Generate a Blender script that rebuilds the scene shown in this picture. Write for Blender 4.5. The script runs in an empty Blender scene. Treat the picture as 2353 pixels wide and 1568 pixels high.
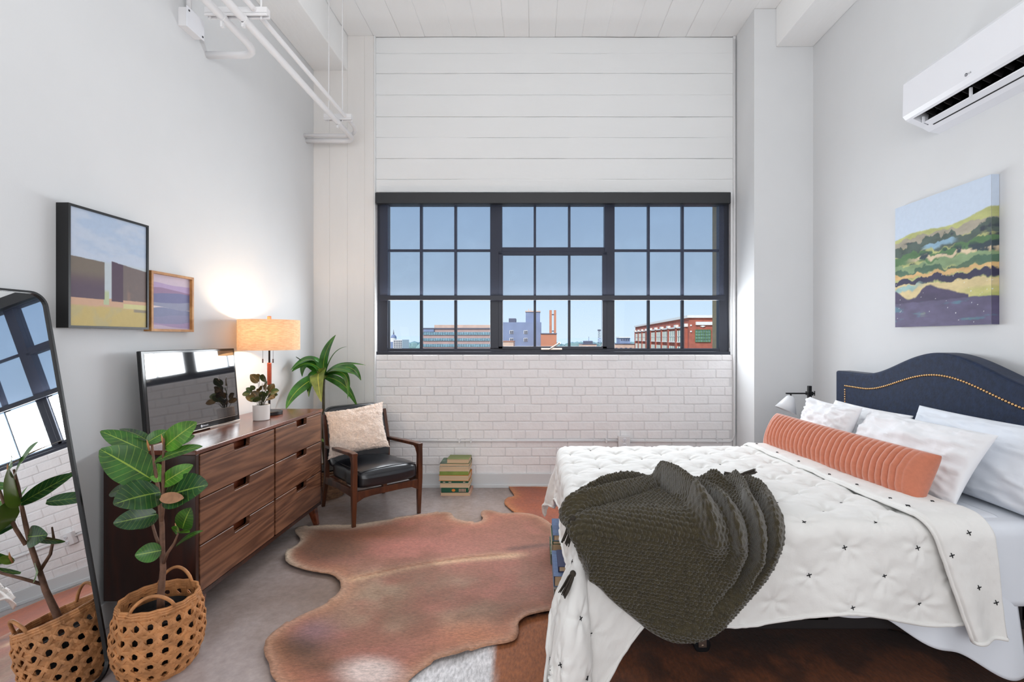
import bpy, bmesh, math, random
import numpy as np
from mathutils import Vector, Matrix, geometry

random.seed(7)
rng = np.random.default_rng(7)
SC = bpy.context.scene
COL = SC.collection
PI = math.pi
F = 1100.0          # focal length in pixels of the 2353 px wide frame
H = 1.35            # eye height


# ------------------------------------------------------------------ camera
cam = bpy.data.cameras.new('camera')
cam.sensor_width = 36.0
cam.lens = F / 2353.0 * 36.0
cam.shift_x = -53.5 / 2353.0
cam.shift_y = -6.0 / 2353.0
cam.clip_start = 0.05
cam.clip_end = 3000
cam_o = bpy.data.objects.new('camera', cam)
cam_o.location = (0, 0, H)
cam_o.rotation_euler = (PI / 2, 0, 0)
COL.objects.link(cam_o)
SC.camera = cam_o
SC.view_settings.view_transform = 'Standard'
SC.view_settings.look = 'None'
SC.view_settings.exposure = 0.0
SC.view_settings.gamma = 1.0
SC.view_settings.use_curve_mapping = False

# ------------------------------------------------------------------ world
world = bpy.data.worlds.new('sky')
SC.world = world
world.use_nodes = True
wn = world.node_tree
wn.nodes.clear()
w_out = wn.nodes.new('ShaderNodeOutputWorld')
w_bg = wn.nodes.new('ShaderNodeBackground')
w_tc = wn.nodes.new('ShaderNodeTexCoord')
w_sep = wn.nodes.new('ShaderNodeSeparateXYZ')
w_ramp = wn.nodes.new('ShaderNodeValToRGB')
wn.links.new(w_tc.outputs['Generated'], w_sep.inputs[0])
wn.links.new(w_sep.outputs['Z'], w_ramp.inputs[0])
wn.links.new(w_ramp.outputs[0], w_bg.inputs[0])
wn.links.new(w_bg.outputs[0], w_out.inputs[0])
el = w_ramp.color_ramp.elements
el[0].position = 0.0
el[0].color = (0.74, 0.89, 1.0, 1)
el[1].position = 0.6
el[1].color = (0.26, 0.50, 0.95, 1)
e2 = w_ramp.color_ramp.elements.new(0.12)
e2.color = (0.58, 0.78, 1.0, 1)
w_bg.inputs[1].default_value = 1.0

sun = bpy.data.lights.new('sun', 'SUN')
sun.energy = 3.1
sun.angle = math.radians(0.5)
sun.color = (1.0, 0.95, 0.88)
sun_o = bpy.data.objects.new('sun', sun)
sun_o.rotation_euler = Vector((0.45, 0.72, -0.62)).to_track_quat('-Z', 'Y').to_euler()
COL.objects.link(sun_o)


def area(name, loc, aim, sx, sy, energy, color):
    l = bpy.data.lights.new(name, 'AREA')
    l.shape = 'RECTANGLE'
    l.size = sx
    l.size_y = sy
    l.energy = energy
    l.color = color
    o = bpy.data.objects.new(name, l)
    o.location = loc
    o.rotation_euler = (Vector(aim) - Vector(loc)).to_track_quat('-Z', 'Y').to_euler()
    COL.objects.link(o)
    return o


# added fill behind the camera, standing in for daylight from the rest of the loft
area('rear_fill_light', (0.1, -2.5, 1.45), (0.1, 4.0, 0.7), 4.0, 2.4, 76, (0.98, 0.985, 1.0))
# unseen fill added above the view to brighten the ceiling
area('ceiling_fill_light', (0.1, 0.2, 2.75), (0.1, 1.6, 4.1), 3.0, 1.2, 30, (1.0, 0.98, 0.96))
# skylight falling through the window above the brick wall
for a_, b_ in ((893, 965), (971, 1044), (1050, 1127), (1157, 1226), (1232, 1305), (1311, 1382), (1412, 1487), (1493, 1565), (1571, 1648)):
    for y0_, y1_, en in ((692, 799, 5.8), (588, 680, 2.2), (477, 572, 2.2)):
        yy = 4.395
        x0_, x1_ = (a_ - 1230) * yy / F, (b_ - 1230) * yy / F
        z0_, z1_ = H - (y1_ - 778) * yy / F, H - (y0_ - 778) * yy / F
        if y0_ < 690:
            continue
        area('pane_daylight', ((x0_ + x1_) / 2, yy, (z0_ + z1_) / 2), ((x0_ + x1_) / 2, 0, (z0_ + z1_) / 2), x1_ - x0_, z1_ - z0_, en, (0.93, 0.97, 1.0))


# ------------------------------------------------------------------ helpers
def P(px, py, Y):
    """world point seen at pixel (px, py) at the distance Y from the eye"""
    return Vector(((px - 1230.0) / F * Y, Y, H - (py - 778.0) / F * Y))


def s2l(c):
    c = c / 255.0
    return c / 12.92 if c <= 0.04045 else ((c + 0.055) / 1.055) ** 2.4


def rgb(r, g, b):
    return (s2l(r), s2l(g), s2l(b), 1.0)


def hash2(ix, iy, seed):
    n = (ix.astype(np.int64) * 374761393 + iy.astype(np.int64) * 668265263 + seed * 974711) & 0x7fffffff
    n = ((n ^ (n >> 13)) * 1274126177) & 0x7fffffff
    return ((n ^ (n >> 16)) & 0xffff) / 65535.0


def vnoise(x, y, seed=0):
    x = np.asarray(x, float)
    y = np.asarray(y, float)
    ix = np.floor(x)
    iy = np.floor(y)
    fx = x - ix
    fy = y - iy
    fx = fx * fx * (3 - 2 * fx)
    fy = fy * fy * (3 - 2 * fy)
    a = hash2(ix, iy, seed)
    b = hash2(ix + 1, iy, seed)
    c = hash2(ix, iy + 1, seed)
    d = hash2(ix + 1, iy + 1, seed)
    return (a + (b - a) * fx) * (1 - fy) + (c + (d - c) * fx) * fy


def fbm(x, y, seed=0, octv=4):
    s = 0
    a = 0.5
    t = 0
    for k in range(octv):
        s = s + a * vnoise(np.asarray(x) * 2 ** k, np.asarray(y) * 2 ** k, seed + k * 17)
        t += a
        a *= 0.5
    return s / t


def sstep(a, b, x):
    t = np.clip((x - a) / (b - a), 0, 1)
    return t * t * (3 - 2 * t)


WL = {}


def link(o, parent=None, loc=None):
    COL.objects.link(o)
    if parent is not None:
        o.parent = parent
    return o


def tag(o, label=None, cat=None, group=None, kind=None):
    if label:
        o['label'] = label
    if cat:
        o['category'] = cat
    if group:
        o['group'] = group
    if kind:
        o['kind'] = kind
    return o


def thing(name, label, cat, loc, group=None):
    o = bpy.data.objects.new(name, None)
    o.empty_display_size = 0.1
    o.location = loc
    WL[o.name] = Vector(loc)
    link(o)
    return tag(o, label, cat, group)


class MB:
    def __init__(self):
        self.v = []
        self.f = []
        self.uv = {}

    def add(self, vs, fs):
        n = len(self.v)
        self.v += [tuple(p) for p in vs]
        self.f += [tuple(i + n for i in f) for f in fs]
        return n

    def box(self, x0, x1, y0, y1, z0, z1):
        vs = [(x0, y0, z0), (x1, y0, z0), (x1, y1, z0), (x0, y1, z0), (x0, y0, z1), (x1, y0, z1), (x1, y1, z1), (x0, y1, z1)]
        self.add(vs, [(0, 3, 2, 1), (4, 5, 6, 7), (0, 1, 5, 4), (1, 2, 6, 5), (2, 3, 7, 6), (3, 0, 4, 7)])
        return self

    def obox(self, c, ax, ay, az, sx, sy, sz):
        """oriented box: centre, three axes, full sizes"""
        c = Vector(c)
        ax = Vector(ax).normalized() * sx / 2
        ay = Vector(ay).normalized() * sy / 2
        az = Vector(az).normalized() * sz / 2
        vs = [c + ax * i + ay * j + az * k for (i, j, k) in
              [(-1, -1, -1), (1, -1, -1), (1, 1, -1), (-1, 1, -1), (-1, -1, 1), (1, -1, 1), (1, 1, 1), (-1, 1, 1)]]
        self.add(vs, [(0, 3, 2, 1), (4, 5, 6, 7), (0, 1, 5, 4), (1, 2, 6, 5), (2, 3, 7, 6), (3, 0, 4, 7)])
        return self

    def loft(self, rings, cap=True, closed=True):
        m = len(rings[0])
        n0 = len(self.v)
        for r in rings:
            self.v += [tuple(p) for p in r]
        for i in range(len(rings) - 1):
            for j in range(m if closed else m - 1):
                a = n0 + i * m + j
                b = n0 + i * m + (j + 1) % m
                self.f.append((a, b, b + m, a + m))
        if cap:
            self.f.append(tuple(n0 + j for j in reversed(range(m))))
            self.f.append(tuple(n0 + (len(rings) - 1) * m + j for j in range(m)))
        return self

    def bar(self, p0, p1, w0, d0, w1=None, d1=None, side=(1, 0, 0)):
        """tapered rectangular bar from p0 to p1"""
        p0 = Vector(p0)
        p1 = Vector(p1)
        w1 = w0 if w1 is None else w1
        d1 = d0 if d1 is None else d1
        t = (p1 - p0).normalized()
        s = Vector(side)
        s = (s - t * s.dot(t)).normalized()
        u = t.cross(s)
        rings = []
        for p, w, d in ((p0, w0, d0), (p1, w1, d1)):
            rings.append([p + s * w / 2 * i + u * d / 2 * j for i, j in ((-1, -1), (1, -1), (1, 1), (-1, 1))])
        return self.loft(rings)

    def tube(self, pts, r, seg=8, cap=True):
        pts = [Vector(p) for p in pts]
        n = len(pts)
        rs = r if isinstance(r, (list, tuple)) else [r] * n
        rings = []
        ref = None
        for i in range(n):
            t = (pts[min(i + 1, n - 1)] - pts[max(i - 1, 0)]).normalized()
            if ref is None:
                ref = Vector((0, 0, 1)) if abs(t.z) < 0.9 else Vector((1, 0, 0))
            ref = (ref - t * ref.dot(t)).normalized()
            b = t.cross(ref)
            rings.append([pts[i] + (ref * math.cos(2 * PI * k / seg) + b * math.sin(2 * PI * k / seg)) * rs[i] for k in range(seg)])
        return self.loft(rings, cap)

    def lathe(self, prof, c=(0, 0, 0), seg=32, cap=True):
        rings = []
        for r, z in prof:
            rings.append([(c[0] + r * math.cos(2 * PI * k / seg), c[1] + r * math.sin(2 * PI * k / seg), c[2] + z) for k in range(seg)])
        return self.loft(rings, cap)

    def prism(self, poly, fn0, fn1):
        """poly of 2-D points; fn0 / fn1 turn a point into the two end outlines"""
        a = [fn0(*p) for p in poly]
        b = [fn1(*p) for p in poly]
        return self.loft([a, b])

    def grid(self, A):
        """A: array (n, m, 3)"""
        n, m = A.shape[:2]
        n0 = len(self.v)
        self.v += [tuple(p) for p in A.reshape(-1, 3)]
        for i in range(n - 1):
            for j in range(m - 1):
                a = n0 + i * m + j
                self.f.append((a, a + 1, a + m + 1, a + m))
        return self

    def ball(self, c, r, seg=12, rings=8, sz=1.0):
        prof = [(max(1e-4, r * math.sin(PI * i / rings)), -r * sz * math.cos(PI * i / rings)) for i in range(rings + 1)]
        return self.lathe(prof, c, seg)

    def build(self, name, material, parent=None, bevel=0, seg=2, smooth=False, uv=None, fixn=True, loc=None):
        me = bpy.data.meshes.new(name)
        me.from_pydata(self.v, [], self.f)
        if uv is not None:
            l = me.uv_layers.new(name='UVMap')
            idx = np.zeros(len(me.loops), dtype=np.int32)
            me.loops.foreach_get('vertex_index', idx)
            l.data.foreach_set('uv', np.asarray(uv, dtype=np.float32)[idx].ravel())
        if fixn:
            bm = bmesh.new()
            bm.from_mesh(me)
            bmesh.ops.recalc_face_normals(bm, faces=bm.faces)
            bm.to_mesh(me)
            bm.free()
        if smooth:
            me.polygons.foreach_set('use_smooth', [True] * len(me.polygons))
        if material is not None:
            me.materials.append(material)
        o = bpy.data.objects.new(name, me)
        if parent is None:
            if loc is None:
                a = np.array(self.v)
                loc = ((a[:, 0].min() + a[:, 0].max()) / 2, (a[:, 1].min() + a[:, 1].max()) / 2, a[:, 2].min())
            base = Vector(loc)
            o.location = base
        else:
            base = WL[parent.name]
        me.transform(Matrix.Translation(-base))
        link(o, parent)
        WL[o.name] = base
        if bevel:
            md = o.modifiers.new('bevel', 'BEVEL')
            md.width = bevel
            md.segments = seg
            md.limit_method = 'ANGLE'
            md.angle_limit = math.radians(40)
        return o


def colour_attr(o, cols):
    """cols: (n,3) linear colours, one per vertex"""
    me = o.data
    a = me.color_attributes.new('paint', 'FLOAT_COLOR', 'POINT')
    c = np.ones((len(me.vertices), 4), dtype=np.float32)
    c[:, :3] = cols
    a.data.foreach_set('color', c.ravel())


def lin(c):
    return np.array([s2l(v) for v in c])


# ------------------------------------------------------------------ materials
def nodes(name):
    m = bpy.data.materials.new(name)
    m.use_nodes = True
    nt = m.node_tree
    return m, nt, nt.nodes['Principled BSDF'], nt.nodes['Material Output']


def N(nt, typ, **kw):
    n = nt.nodes.new(typ)
    for k, v in kw.items():
        setattr(n, k, v)
    return n


def mapping(nt, scale, coord='Object'):
    tc = N(nt, 'ShaderNodeTexCoord')
    mp = N(nt, 'ShaderNodeMapping')
    mp.inputs['Scale'].default_value = scale
    nt.links.new(tc.outputs[coord], mp.inputs[0])
    return mp


def noise_node(nt, mp, scale, detail=4, rough=0.55, dist=0):
    n = N(nt, 'ShaderNodeTexNoise')
    n.inputs['Scale'].default_value = scale
    n.inputs['Detail'].default_value = detail
    n.inputs['Roughness'].default_value = rough
    n.inputs['Distortion'].default_value = dist
    nt.links.new(mp.outputs[0], n.inputs['Vector'])
    return n


def ramp(nt, src, stops):
    r = N(nt, 'ShaderNodeValToRGB')
    e = r.color_ramp.elements
    e[0].position, e[0].color = stops[0]
    e[1].position, e[1].color = stops[-1]
    for p, c in stops[1:-1]:
        x = e.new(p)
        x.color = c
    nt.links.new(src, r.inputs[0])
    return r


def bump(nt, b, src, strength, dist=0.01):
    bn = N(nt, 'ShaderNodeBump')
    bn.inputs['Strength'].default_value = strength
    bn.inputs['Distance'].default_value = dist
    nt.links.new(src, bn.inputs['Height'])
    nt.links.new(bn.outputs[0], b.inputs['Normal'])
    return bn


def mat(name, col, rough=0.5, metal=0.0, var=0.0, vscale=4.0, bmp=0.0, bscale=60.0, bdist=0.004, sheen=0.0,
        scale=(1, 1, 1), spec=0.5, coat=0.0, trans=0.0, sss=0.0):
    m, nt, b, out = nodes(name)
    c = rgb(*col)
    b.inputs['Roughness'].default_value = rough
    b.inputs['Metallic'].default_value = metal
    b.inputs['Specular IOR Level'].default_value = spec
    b.inputs['Sheen Weight'].default_value = sheen
    b.inputs['Coat Weight'].default_value = coat
    b.inputs['Transmission Weight'].default_value = trans
    b.inputs['Base Color'].default_value = c
    if var or bmp:
        mp = mapping(nt, scale)
    if var:
        n = noise_node(nt, mp, vscale)
        lo = tuple(max(0, x * (1 - var)) for x in c[:3]) + (1,)
        hi = tuple(min(1, x * (1 + var)) for x in c[:3]) + (1,)
        r = ramp(nt, n.outputs[0], [(0.3, lo), (0.7, hi)])
        nt.links.new(r.outputs[0], b.inputs['Base Color'])
    if bmp:
        n2 = noise_node(nt, mp, bscale, 3)
        bump(nt, b, n2.outputs[0], bmp, bdist)
    return m


def emis(name, col, strength):
    m, nt, b, out = nodes(name)
    b.inputs['Base Color'].default_value = (0, 0, 0, 1)
    b.inputs['Emission Color'].default_value = rgb(*col)
    b.inputs['Emission Strength'].default_value = strength
    return m


def painted(name, rough=0.7, bscale=0, bmp=0, noise_scale=0, noise_amt=0, spec=0.3, sheen=0, aniso=(1, 1, 1)):
    """material that takes its colour from the mesh's 'paint' attribute (print, dye, hide markings)"""
    m, nt, b, out = nodes(name)
    a = N(nt, 'ShaderNodeAttribute', attribute_name='paint')
    src = a.outputs['Color']
    b.inputs['Roughness'].default_value = rough
    b.inputs['Specular IOR Level'].default_value = spec
    b.inputs['Sheen Weight'].default_value = sheen
    mp = mapping(nt, aniso)
    if noise_amt:
        n = noise_node(nt, mp, noise_scale, 5, 0.65)
        r = ramp(nt, n.outputs[0], [(0.3, (1 - noise_amt,) * 3 + (1,)), (0.7, (1 + noise_amt,) * 3 + (1,))])
        mx = N(nt, 'ShaderNodeMix', data_type='RGBA', blend_type='MULTIPLY')
        mx.inputs[0].default_value = 1.0
        nt.links.new(src, mx.inputs[6])
        nt.links.new(r.outputs[0], mx.inputs[7])
        src = mx.outputs[2]
    nt.links.new(src, b.inputs['Base Color'])
    if bmp:
        n2 = noise_node(nt, mp, bscale, 4, 0.7)
        bump(nt, b, n2.outputs[0], bmp, 0.006)
    return m


def wood(name, dark, light, scale=(1, 1, 1), rough=0.35, rings=6.0, coat=0.2, fine=0.5):
    m, nt, b, out = nodes(name)
    mp = mapping(nt, scale)
    n = noise_node(nt, mp, 1.6, 3, 0.5, 0.6)
    mul = N(nt, 'ShaderNodeMath', operation='MULTIPLY')
    mul.inputs[1].default_value = rings
    nt.links.new(n.outputs[0], mul.inputs[0])
    fr = N(nt, 'ShaderNodeMath', operation='PINGPONG')
    fr.inputs[1].default_value = 0.5
    nt.links.new(mul.outputs[0], fr.inputs[0])
    n2 = noise_node(nt, mp, 14, 4, 0.7)
    add = N(nt, 'ShaderNodeMath', operation='MULTIPLY_ADD')
    nt.links.new(n2.outputs[0], add.inputs[0])
    add.inputs[1].default_value = fine
    nt.links.new(fr.outputs[0], add.inputs[2])
    r = ramp(nt, add.outputs[0], [(0.15, rgb(*dark)), (0.45, rgb(*[(a * 0.5 + c * 0.5) for a, c in zip(dark, light)])), (0.8, rgb(*light))])
    nt.links.new(r.outputs[0], b.inputs['Base Color'])
    b.inputs['Roughness'].default_value = rough
    b.inputs['Coat Weight'].default_value = coat
    b.inputs['Coat Roughness'].default_value = 0.25
    bump(nt, b, add.outputs[0], 0.08, 0.002)
    return m


M = {}
M['wall'] = mat('wall_paint', (224, 226, 228), 0.85, var=0.01, bmp=0.05, bscale=120, spec=0.2)
M['ceiling_white'] = mat('painted_ceiling', (250, 251, 251), 0.8, var=0.015, vscale=3, bmp=0.35, bscale=14, bdist=0.01, scale=(1, 0.35, 1), spec=0.25)
M['brick'] = mat('painted_brick', (247, 245, 246), 0.75, var=0.02, vscale=9, bmp=0.5, bscale=26, bdist=0.008, spec=0.3)
M['mortar'] = mat('painted_mortar', (232, 231, 232), 0.85, bmp=0.6, bscale=40, bdist=0.008, spec=0.2)
M['concrete_white'] = mat('painted_concrete', (234, 236, 237), 0.78, var=0.015, vscale=3, bmp=0.35, bscale=14, bdist=0.01, scale=(0.35, 1, 1), spec=0.25)
M['concrete_column'] = mat('painted_concrete_column', (232, 230, 228), 0.8, var=0.03, vscale=4, bmp=0.35, bscale=16, bdist=0.008, scale=(1, 1, 0.3), spec=0.25)
M['pipe'] = mat('white_pipe_paint', (232, 232, 234), 0.5, bmp=0.05, bscale=60)
M['black_frame'] = mat('black_window_frame', (40, 44, 58), 0.42, var=0.05)
M['cassette'] = mat('charcoal_metal', (38, 40, 44), 0.45)
M['black'] = mat('matte_black', (18, 18, 20), 0.45)
M['gloss_black'] = mat('gloss_black', (8, 8, 10), 0.12)
M['walnut_drawer'] = wood('walnut_drawer', (74, 42, 27), (136, 92, 66), scale=(3, 0.3, 4.2), rings=10, rough=0.42, fine=0.55, coat=0.1)
M['walnut_body'] = wood('walnut_body', (38, 14, 6), (62, 26, 14), scale=(3, 3, 0.5), rings=7, rough=0.35, fine=0.4)
M['walnut_top'] = wood('walnut_top', (78, 36, 20), (128, 66, 42), scale=(4, 0.5, 3), rings=8, rough=0.22, coat=0.5)
M['chair_wood'] = wood('chair_wood', (54, 26, 14), (98, 54, 30), scale=(4, 4, 1), rings=4, rough=0.32)
M['oak'] = wood('light_oak', (168, 112, 58), (206, 152, 92), scale=(4, 4, 4), rings=4, rough=0.5, coat=0)
M['leather'] = mat('black_leather', (22, 24, 30), 0.28, bmp=0.12, bscale=160, bdist=0.002, spec=0.6, coat=0.15)
M['brass'] = mat('brass', (214, 170, 120), 0.28, metal=1.0)
M['steel'] = mat('brushed_steel', (190, 180, 170), 0.3, metal=1.0)
M['white_plastic'] = mat('white_plastic', (238, 240, 246), 0.3, spec=0.5)
M['ceramic'] = mat('white_ceramic', (232, 226, 222), 0.35)
M['soil'] = mat('soil', (26, 20, 18), 0.9, var=0.4, vscale=40, bmp=0.8, bscale=60)
M['stem'] = mat('woody_stem', (116, 84, 66), 0.7, var=0.35, vscale=30, bmp=0.6, bscale=60)
M['dark_stem'] = mat('dark_stem', (70, 66, 50), 0.7, var=0.3, vscale=30, bmp=0.5, bscale=60)
M['cane'] = mat('woven_cane', (196, 136, 86), 0.6, var=0.32, vscale=22, bmp=0.4, bscale=90, scale=(1, 1, 1))
M['wicker'] = mat('dark_wicker', (138, 104, 78), 0.65, var=0.5, vscale=30, bmp=0.4, bscale=90)
M['linen_white'] = mat('white_linen', (246, 247, 250), 0.85, bmp=0.10, bscale=240, bdist=0.002, sheen=0.1, spec=0.2)
M['sheet'] = mat('white_sheet', (236, 241, 249), 0.85, bmp=0.06, bscale=200, bdist=0.002, spec=0.2)
M['quilt'] = mat('off_white_quilt', (244, 243, 240), 0.9, bmp=0.16, bscale=130, bdist=0.003, sheen=0.1, spec=0.15)
M['thread'] = mat('black_thread', (16, 17, 22), 0.8)
M['velvet'] = mat('navy_velvet', (24, 39, 66), 0.7, var=0.3, vscale=34, bmp=0.25, bscale=80, sheen=0.12, spec=0.25)
M['rust_velvet'] = mat('rust_velvet', (206, 126, 98), 0.7, var=0.06, vscale=60, bmp=0.1, bscale=200, bdist=0.002, sheen=0.45, spec=0.25)
M['boucle'] = mat('cream_boucle', (226, 208, 196), 0.95, var=0.1, vscale=60, bmp=1.0, bscale=70, bdist=0.012, sheen=0.3, spec=0.1)
M['knit'] = mat('olive_knit', (64, 56, 34), 0.9, var=0.35, vscale=60, bmp=0.8, bscale=300, bdist=0.004, sheen=0.5, spec=0.3)
M['tassel'] = mat('dark_tassel', (56, 50, 42), 0.9, var=0.3, vscale=50)
M['bed_base'] = mat('black_bed_base', (22, 20, 22), 0.6, var=0.2)
M['pallet'] = wood('pallet_wood', (120, 76, 44), (176, 128, 84), scale=(1, 4, 4), rings=6, rough=0.6, coat=0)
M['rubber'] = mat('black_rubber', (16, 18, 22), 0.4)
M['page'] = mat('page_edges', (214, 186, 152), 0.8, var=0.12, vscale=6, scale=(1, 1, 60))

# mirror and screen
m, nt, b, out = nodes('mirror_silver')
b.inputs['Base Color'].default_value = (0.93, 0.94, 0.95, 1)
b.inputs['Metallic'].default_value = 1
b.inputs['Roughness'].default_value = 0.01
M['mirror'] = m
m, nt, b, out = nodes('screen_gloss')
b.inputs['Base Color'].default_value = rgb(20, 19, 24)
b.inputs['Roughness'].default_value = 0.04
b.inputs['Specular IOR Level'].default_value = 1.0
b.inputs['IOR'].default_value = 1.9
b.inputs['Coat Weight'].default_value = 0.4
M['screen'] = m
# clear window glass
m, nt, b, out = nodes('window_glass')
nt.nodes.remove(b)
tr = N(nt, 'ShaderNodeBsdfTransparent')
tr.inputs[0].default_value = (0.97, 0.985, 1.0, 1)
gl = N(nt, 'ShaderNodeBsdfGlossy')
gl.inputs['Roughness'].default_value = 0.0
fr = N(nt, 'ShaderNodeFresnel')
fr.inputs[0].default_value = 1.18
mx = N(nt, 'ShaderNodeMixShader')
nt.links.new(fr.outputs[0], mx.inputs[0])
nt.links.new(tr.outputs[0], mx.inputs[1])
nt.links.new(gl.outputs[0], mx.inputs[2])
nt.links.new(mx.outputs[0], out.inputs[0])
M['glass'] = m
# see-through screen fabric of the roller shade, woven dark thread
m, nt, b, out = nodes('shade_fabric')
tr = N(nt, 'ShaderNodeBsdfTransparent')
tr.inputs[0].default_value = (1, 1, 1, 1)
df = N(nt, 'ShaderNodeBsdfTranslucent')
df.inputs[0].default_value = rgb(140, 146, 170)
d2 = N(nt, 'ShaderNodeBsdfDiffuse')
d2.inputs[0].default_value = rgb(86, 90, 106)
ms = N(nt, 'ShaderNodeMixShader')
ms.inputs[0].default_value = 0.6
nt.links.new(df.outputs[0], ms.inputs[1])
nt.links.new(d2.outputs[0], ms.inputs[2])
mp = mapping(nt, (480, 480, 110))
n1 = noise_node(nt, mp, 1.0, 1)
mp2 = mapping(nt, (1, 1, 1))
n2 = noise_node(nt, mp2, 3.0, 3)
ad = N(nt, 'ShaderNodeMath', operation='ADD')
nt.links.new(n1.outputs[0], ad.inputs[0])
nt.links.new(n2.outputs[0], ad.inputs[1])
r = ramp(nt, ad.outputs[0], [(0.55, (0.29,) * 3 + (1,)), (1.25 - 0.25, (0.41,) * 3 + (1,))])
r.color_ramp.elements[0].position = 0.5
mx = N(nt, 'ShaderNodeMixShader')
nt.links.new(r.outputs[0], mx.inputs[0])
nt.links.new(tr.outputs[0], mx.inputs[1])
nt.links.new(ms.outputs[0], mx.inputs[2])
nt.links.new(mx.outputs[0], out.inputs[0])
M['shade_fabric'] = m
# lamp shade linen, translucent
m, nt, b, out = nodes('lamp_shade_linen')
tl = N(nt, 'ShaderNodeBsdfTranslucent')
df = N(nt, 'ShaderNodeBsdfDiffuse')
mp = mapping(nt, (30, 30, 160))
n1 = noise_node(nt, mp, 1.0, 4)
r = ramp(nt, n1.outputs[0], [(0.3, rgb(226, 198, 166)), (0.7, rgb(244, 224, 196))])
nt.links.new(r.outputs[0], tl.inputs[0])
nt.links.new(r.outputs[0], df.inputs[0])
ms = N(nt, 'ShaderNodeMixShader')
ms.inputs[0].default_value = 0.72
nt.links.new(tl.outputs[0], ms.inputs[1])
nt.links.new(df.outputs[0], ms.inputs[2])
nt.links.new(ms.outputs[0], out.inputs[0])
M['lamp_shade'] = m
M['frosted'] = mat('frosted_white_glass', (236, 238, 242), 0.3)

# floor: polished concrete
m, nt, b, out = nodes('polished_concrete')
mp = mapping(nt, (1, 1, 1))
n1 = noise_node(nt, mp, 0.9, 6, 0.6, 0.4)
r1 = ramp(nt, n1.outputs[0], [(0.28, rgb(132, 112, 100)), (0.5, rgb(168, 152, 146)), (0.72, rgb(192, 182, 182))])
n2 = noise_node(nt, mp, 28, 6, 0.7)
r2 = ramp(nt, n2.outputs[0], [(0.35, (0.86,) * 3 + (1,)), (0.65, (1.06,) * 3 + (1,))])
mx = N(nt, 'ShaderNodeMix', data_type='RGBA', blend_type='MULTIPLY')
mx.inputs[0].default_value = 1
nt.links.new(r1.outputs[0], mx.inputs[6])
nt.links.new(r2.outputs[0], mx.inputs[7])
nt.links.new(mx.outputs[2], b.inputs['Base Color'])
b.inputs['Roughness'].default_value = 0.24
b.inputs['Specular IOR Level'].default_value = 0.5
bump(nt, b, n2.outputs[0], 0.05, 0.003)
M['floor'] = m


def leaf_mat(name, base, vein, ribs=9, rough=0.3, under=None):
    m, nt, b, out = nodes(name)
    uv = N(nt, 'ShaderNodeTexCoord')
    sp = N(nt, 'ShaderNodeSeparateXYZ')
    nt.links.new(uv.outputs['UV'], sp.inputs[0])

    def mth(op, a, b_=None, c=None):
        n = N(nt, 'ShaderNodeMath', operation=op)
        for i, v in enumerate((a, b_, c)):
            if v is None:
                continue
            if isinstance(v, (int, float)):
                n.inputs[i].default_value = v
            else:
                nt.links.new(v, n.inputs[i])
        return n.outputs[0]
    du = mth('ABSOLUTE', mth('SUBTRACT', sp.outputs['X'], 0.5))
    mid = mth('LESS_THAN', du, 0.022)
    k = mth('FRACT', mth('SUBTRACT', mth('MULTIPLY', sp.outputs['Y'], float(ribs)), mth('MULTIPLY', du, 3.0)))
    rib = mth('MULTIPLY', mth('LESS_THAN', k, 0.10), 0.42 if ribs > 3 else 0.0)
    v = mth('MAXIMUM', mid, rib)
    mp = mapping(nt, (1, 1, 1))
    n = noise_node(nt, mp, 14, 3)
    lo = rgb(*[max(0, x * 0.72) for x in base])
    hi = rgb(*[min(255, x * 1.25) for x in base])
    r = ramp(nt, n.outputs[0], [(0.3, lo), (0.7, hi)])
    mx = N(nt, 'ShaderNodeMix', data_type='RGBA')
    nt.links.new(v, mx.inputs[0])
    nt.links.new(r.outputs[0], mx.inputs[6])
    mx.inputs[7].default_value = rgb(*vein)
    nt.links.new(mx.outputs[2], b.inputs['Base Color'])
    b.inputs['Roughness'].default_value = rough
    b.inputs['Specular IOR Level'].default_value = 0.5
    bump(nt, b, v, 0.35, 0.002)
    if under:
        geo = N(nt, 'ShaderNodeNewGeometry')
        m2 = N(nt, 'ShaderNodeMix', data_type='RGBA')
        nt.links.new(geo.outputs['Backfacing'], m2.inputs[0])
        nt.links.new(mx.outputs[2], m2.inputs[6])
        m2.inputs[7].default_value = rgb(*under)
        nt.links.new(m2.outputs[2], b.inputs['Base Color'])
    return m


M['leaf_rubber'] = leaf_mat('rubber_leaf', (52, 100, 34), (150, 178, 70), 9, 0.28, under=(112, 140, 50))
M['leaf_dark'] = leaf_mat('rubber_leaf_dark', (36, 74, 36), (132, 160, 70), 9, 0.25, under=(100, 130, 50))
M['leaf_bright'] = leaf_mat('rubber_leaf_bright', (84, 140, 42), (170, 190, 80), 9, 0.3, under=(120, 150, 60))
M['leaf_dracaena'] = leaf_mat('dracaena_leaf', (52, 104, 36), (160, 178, 66), 2, 0.3)
M['leaf_dracaena_light'] = leaf_mat('dracaena_leaf_yellowed', (104, 118, 48), (196, 190, 80), 2, 0.35)
M['leaf_bronze'] = leaf_mat('bronze_leaf', (100, 82, 42), (176, 130, 84), 5, 0.3)
M['leaf_olive'] = leaf_mat('olive_leaf', (62, 80, 42), (150, 120, 74), 5, 0.3)


# ------------------------------------------------------------------ setting
XL, XR = -2.008, 2.31
YB = 4.35
YW = 4.42            # window plane
CEIL = 4.09
XRET = 1.82          # where the jog beside the window stands
YRET = 3.98


def struct(name, mb, m, parent=None, **kw):
    o = mb.build(name, m, parent, **kw)
    if parent is None:
        o['kind'] = 'structure'
    return o


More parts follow.
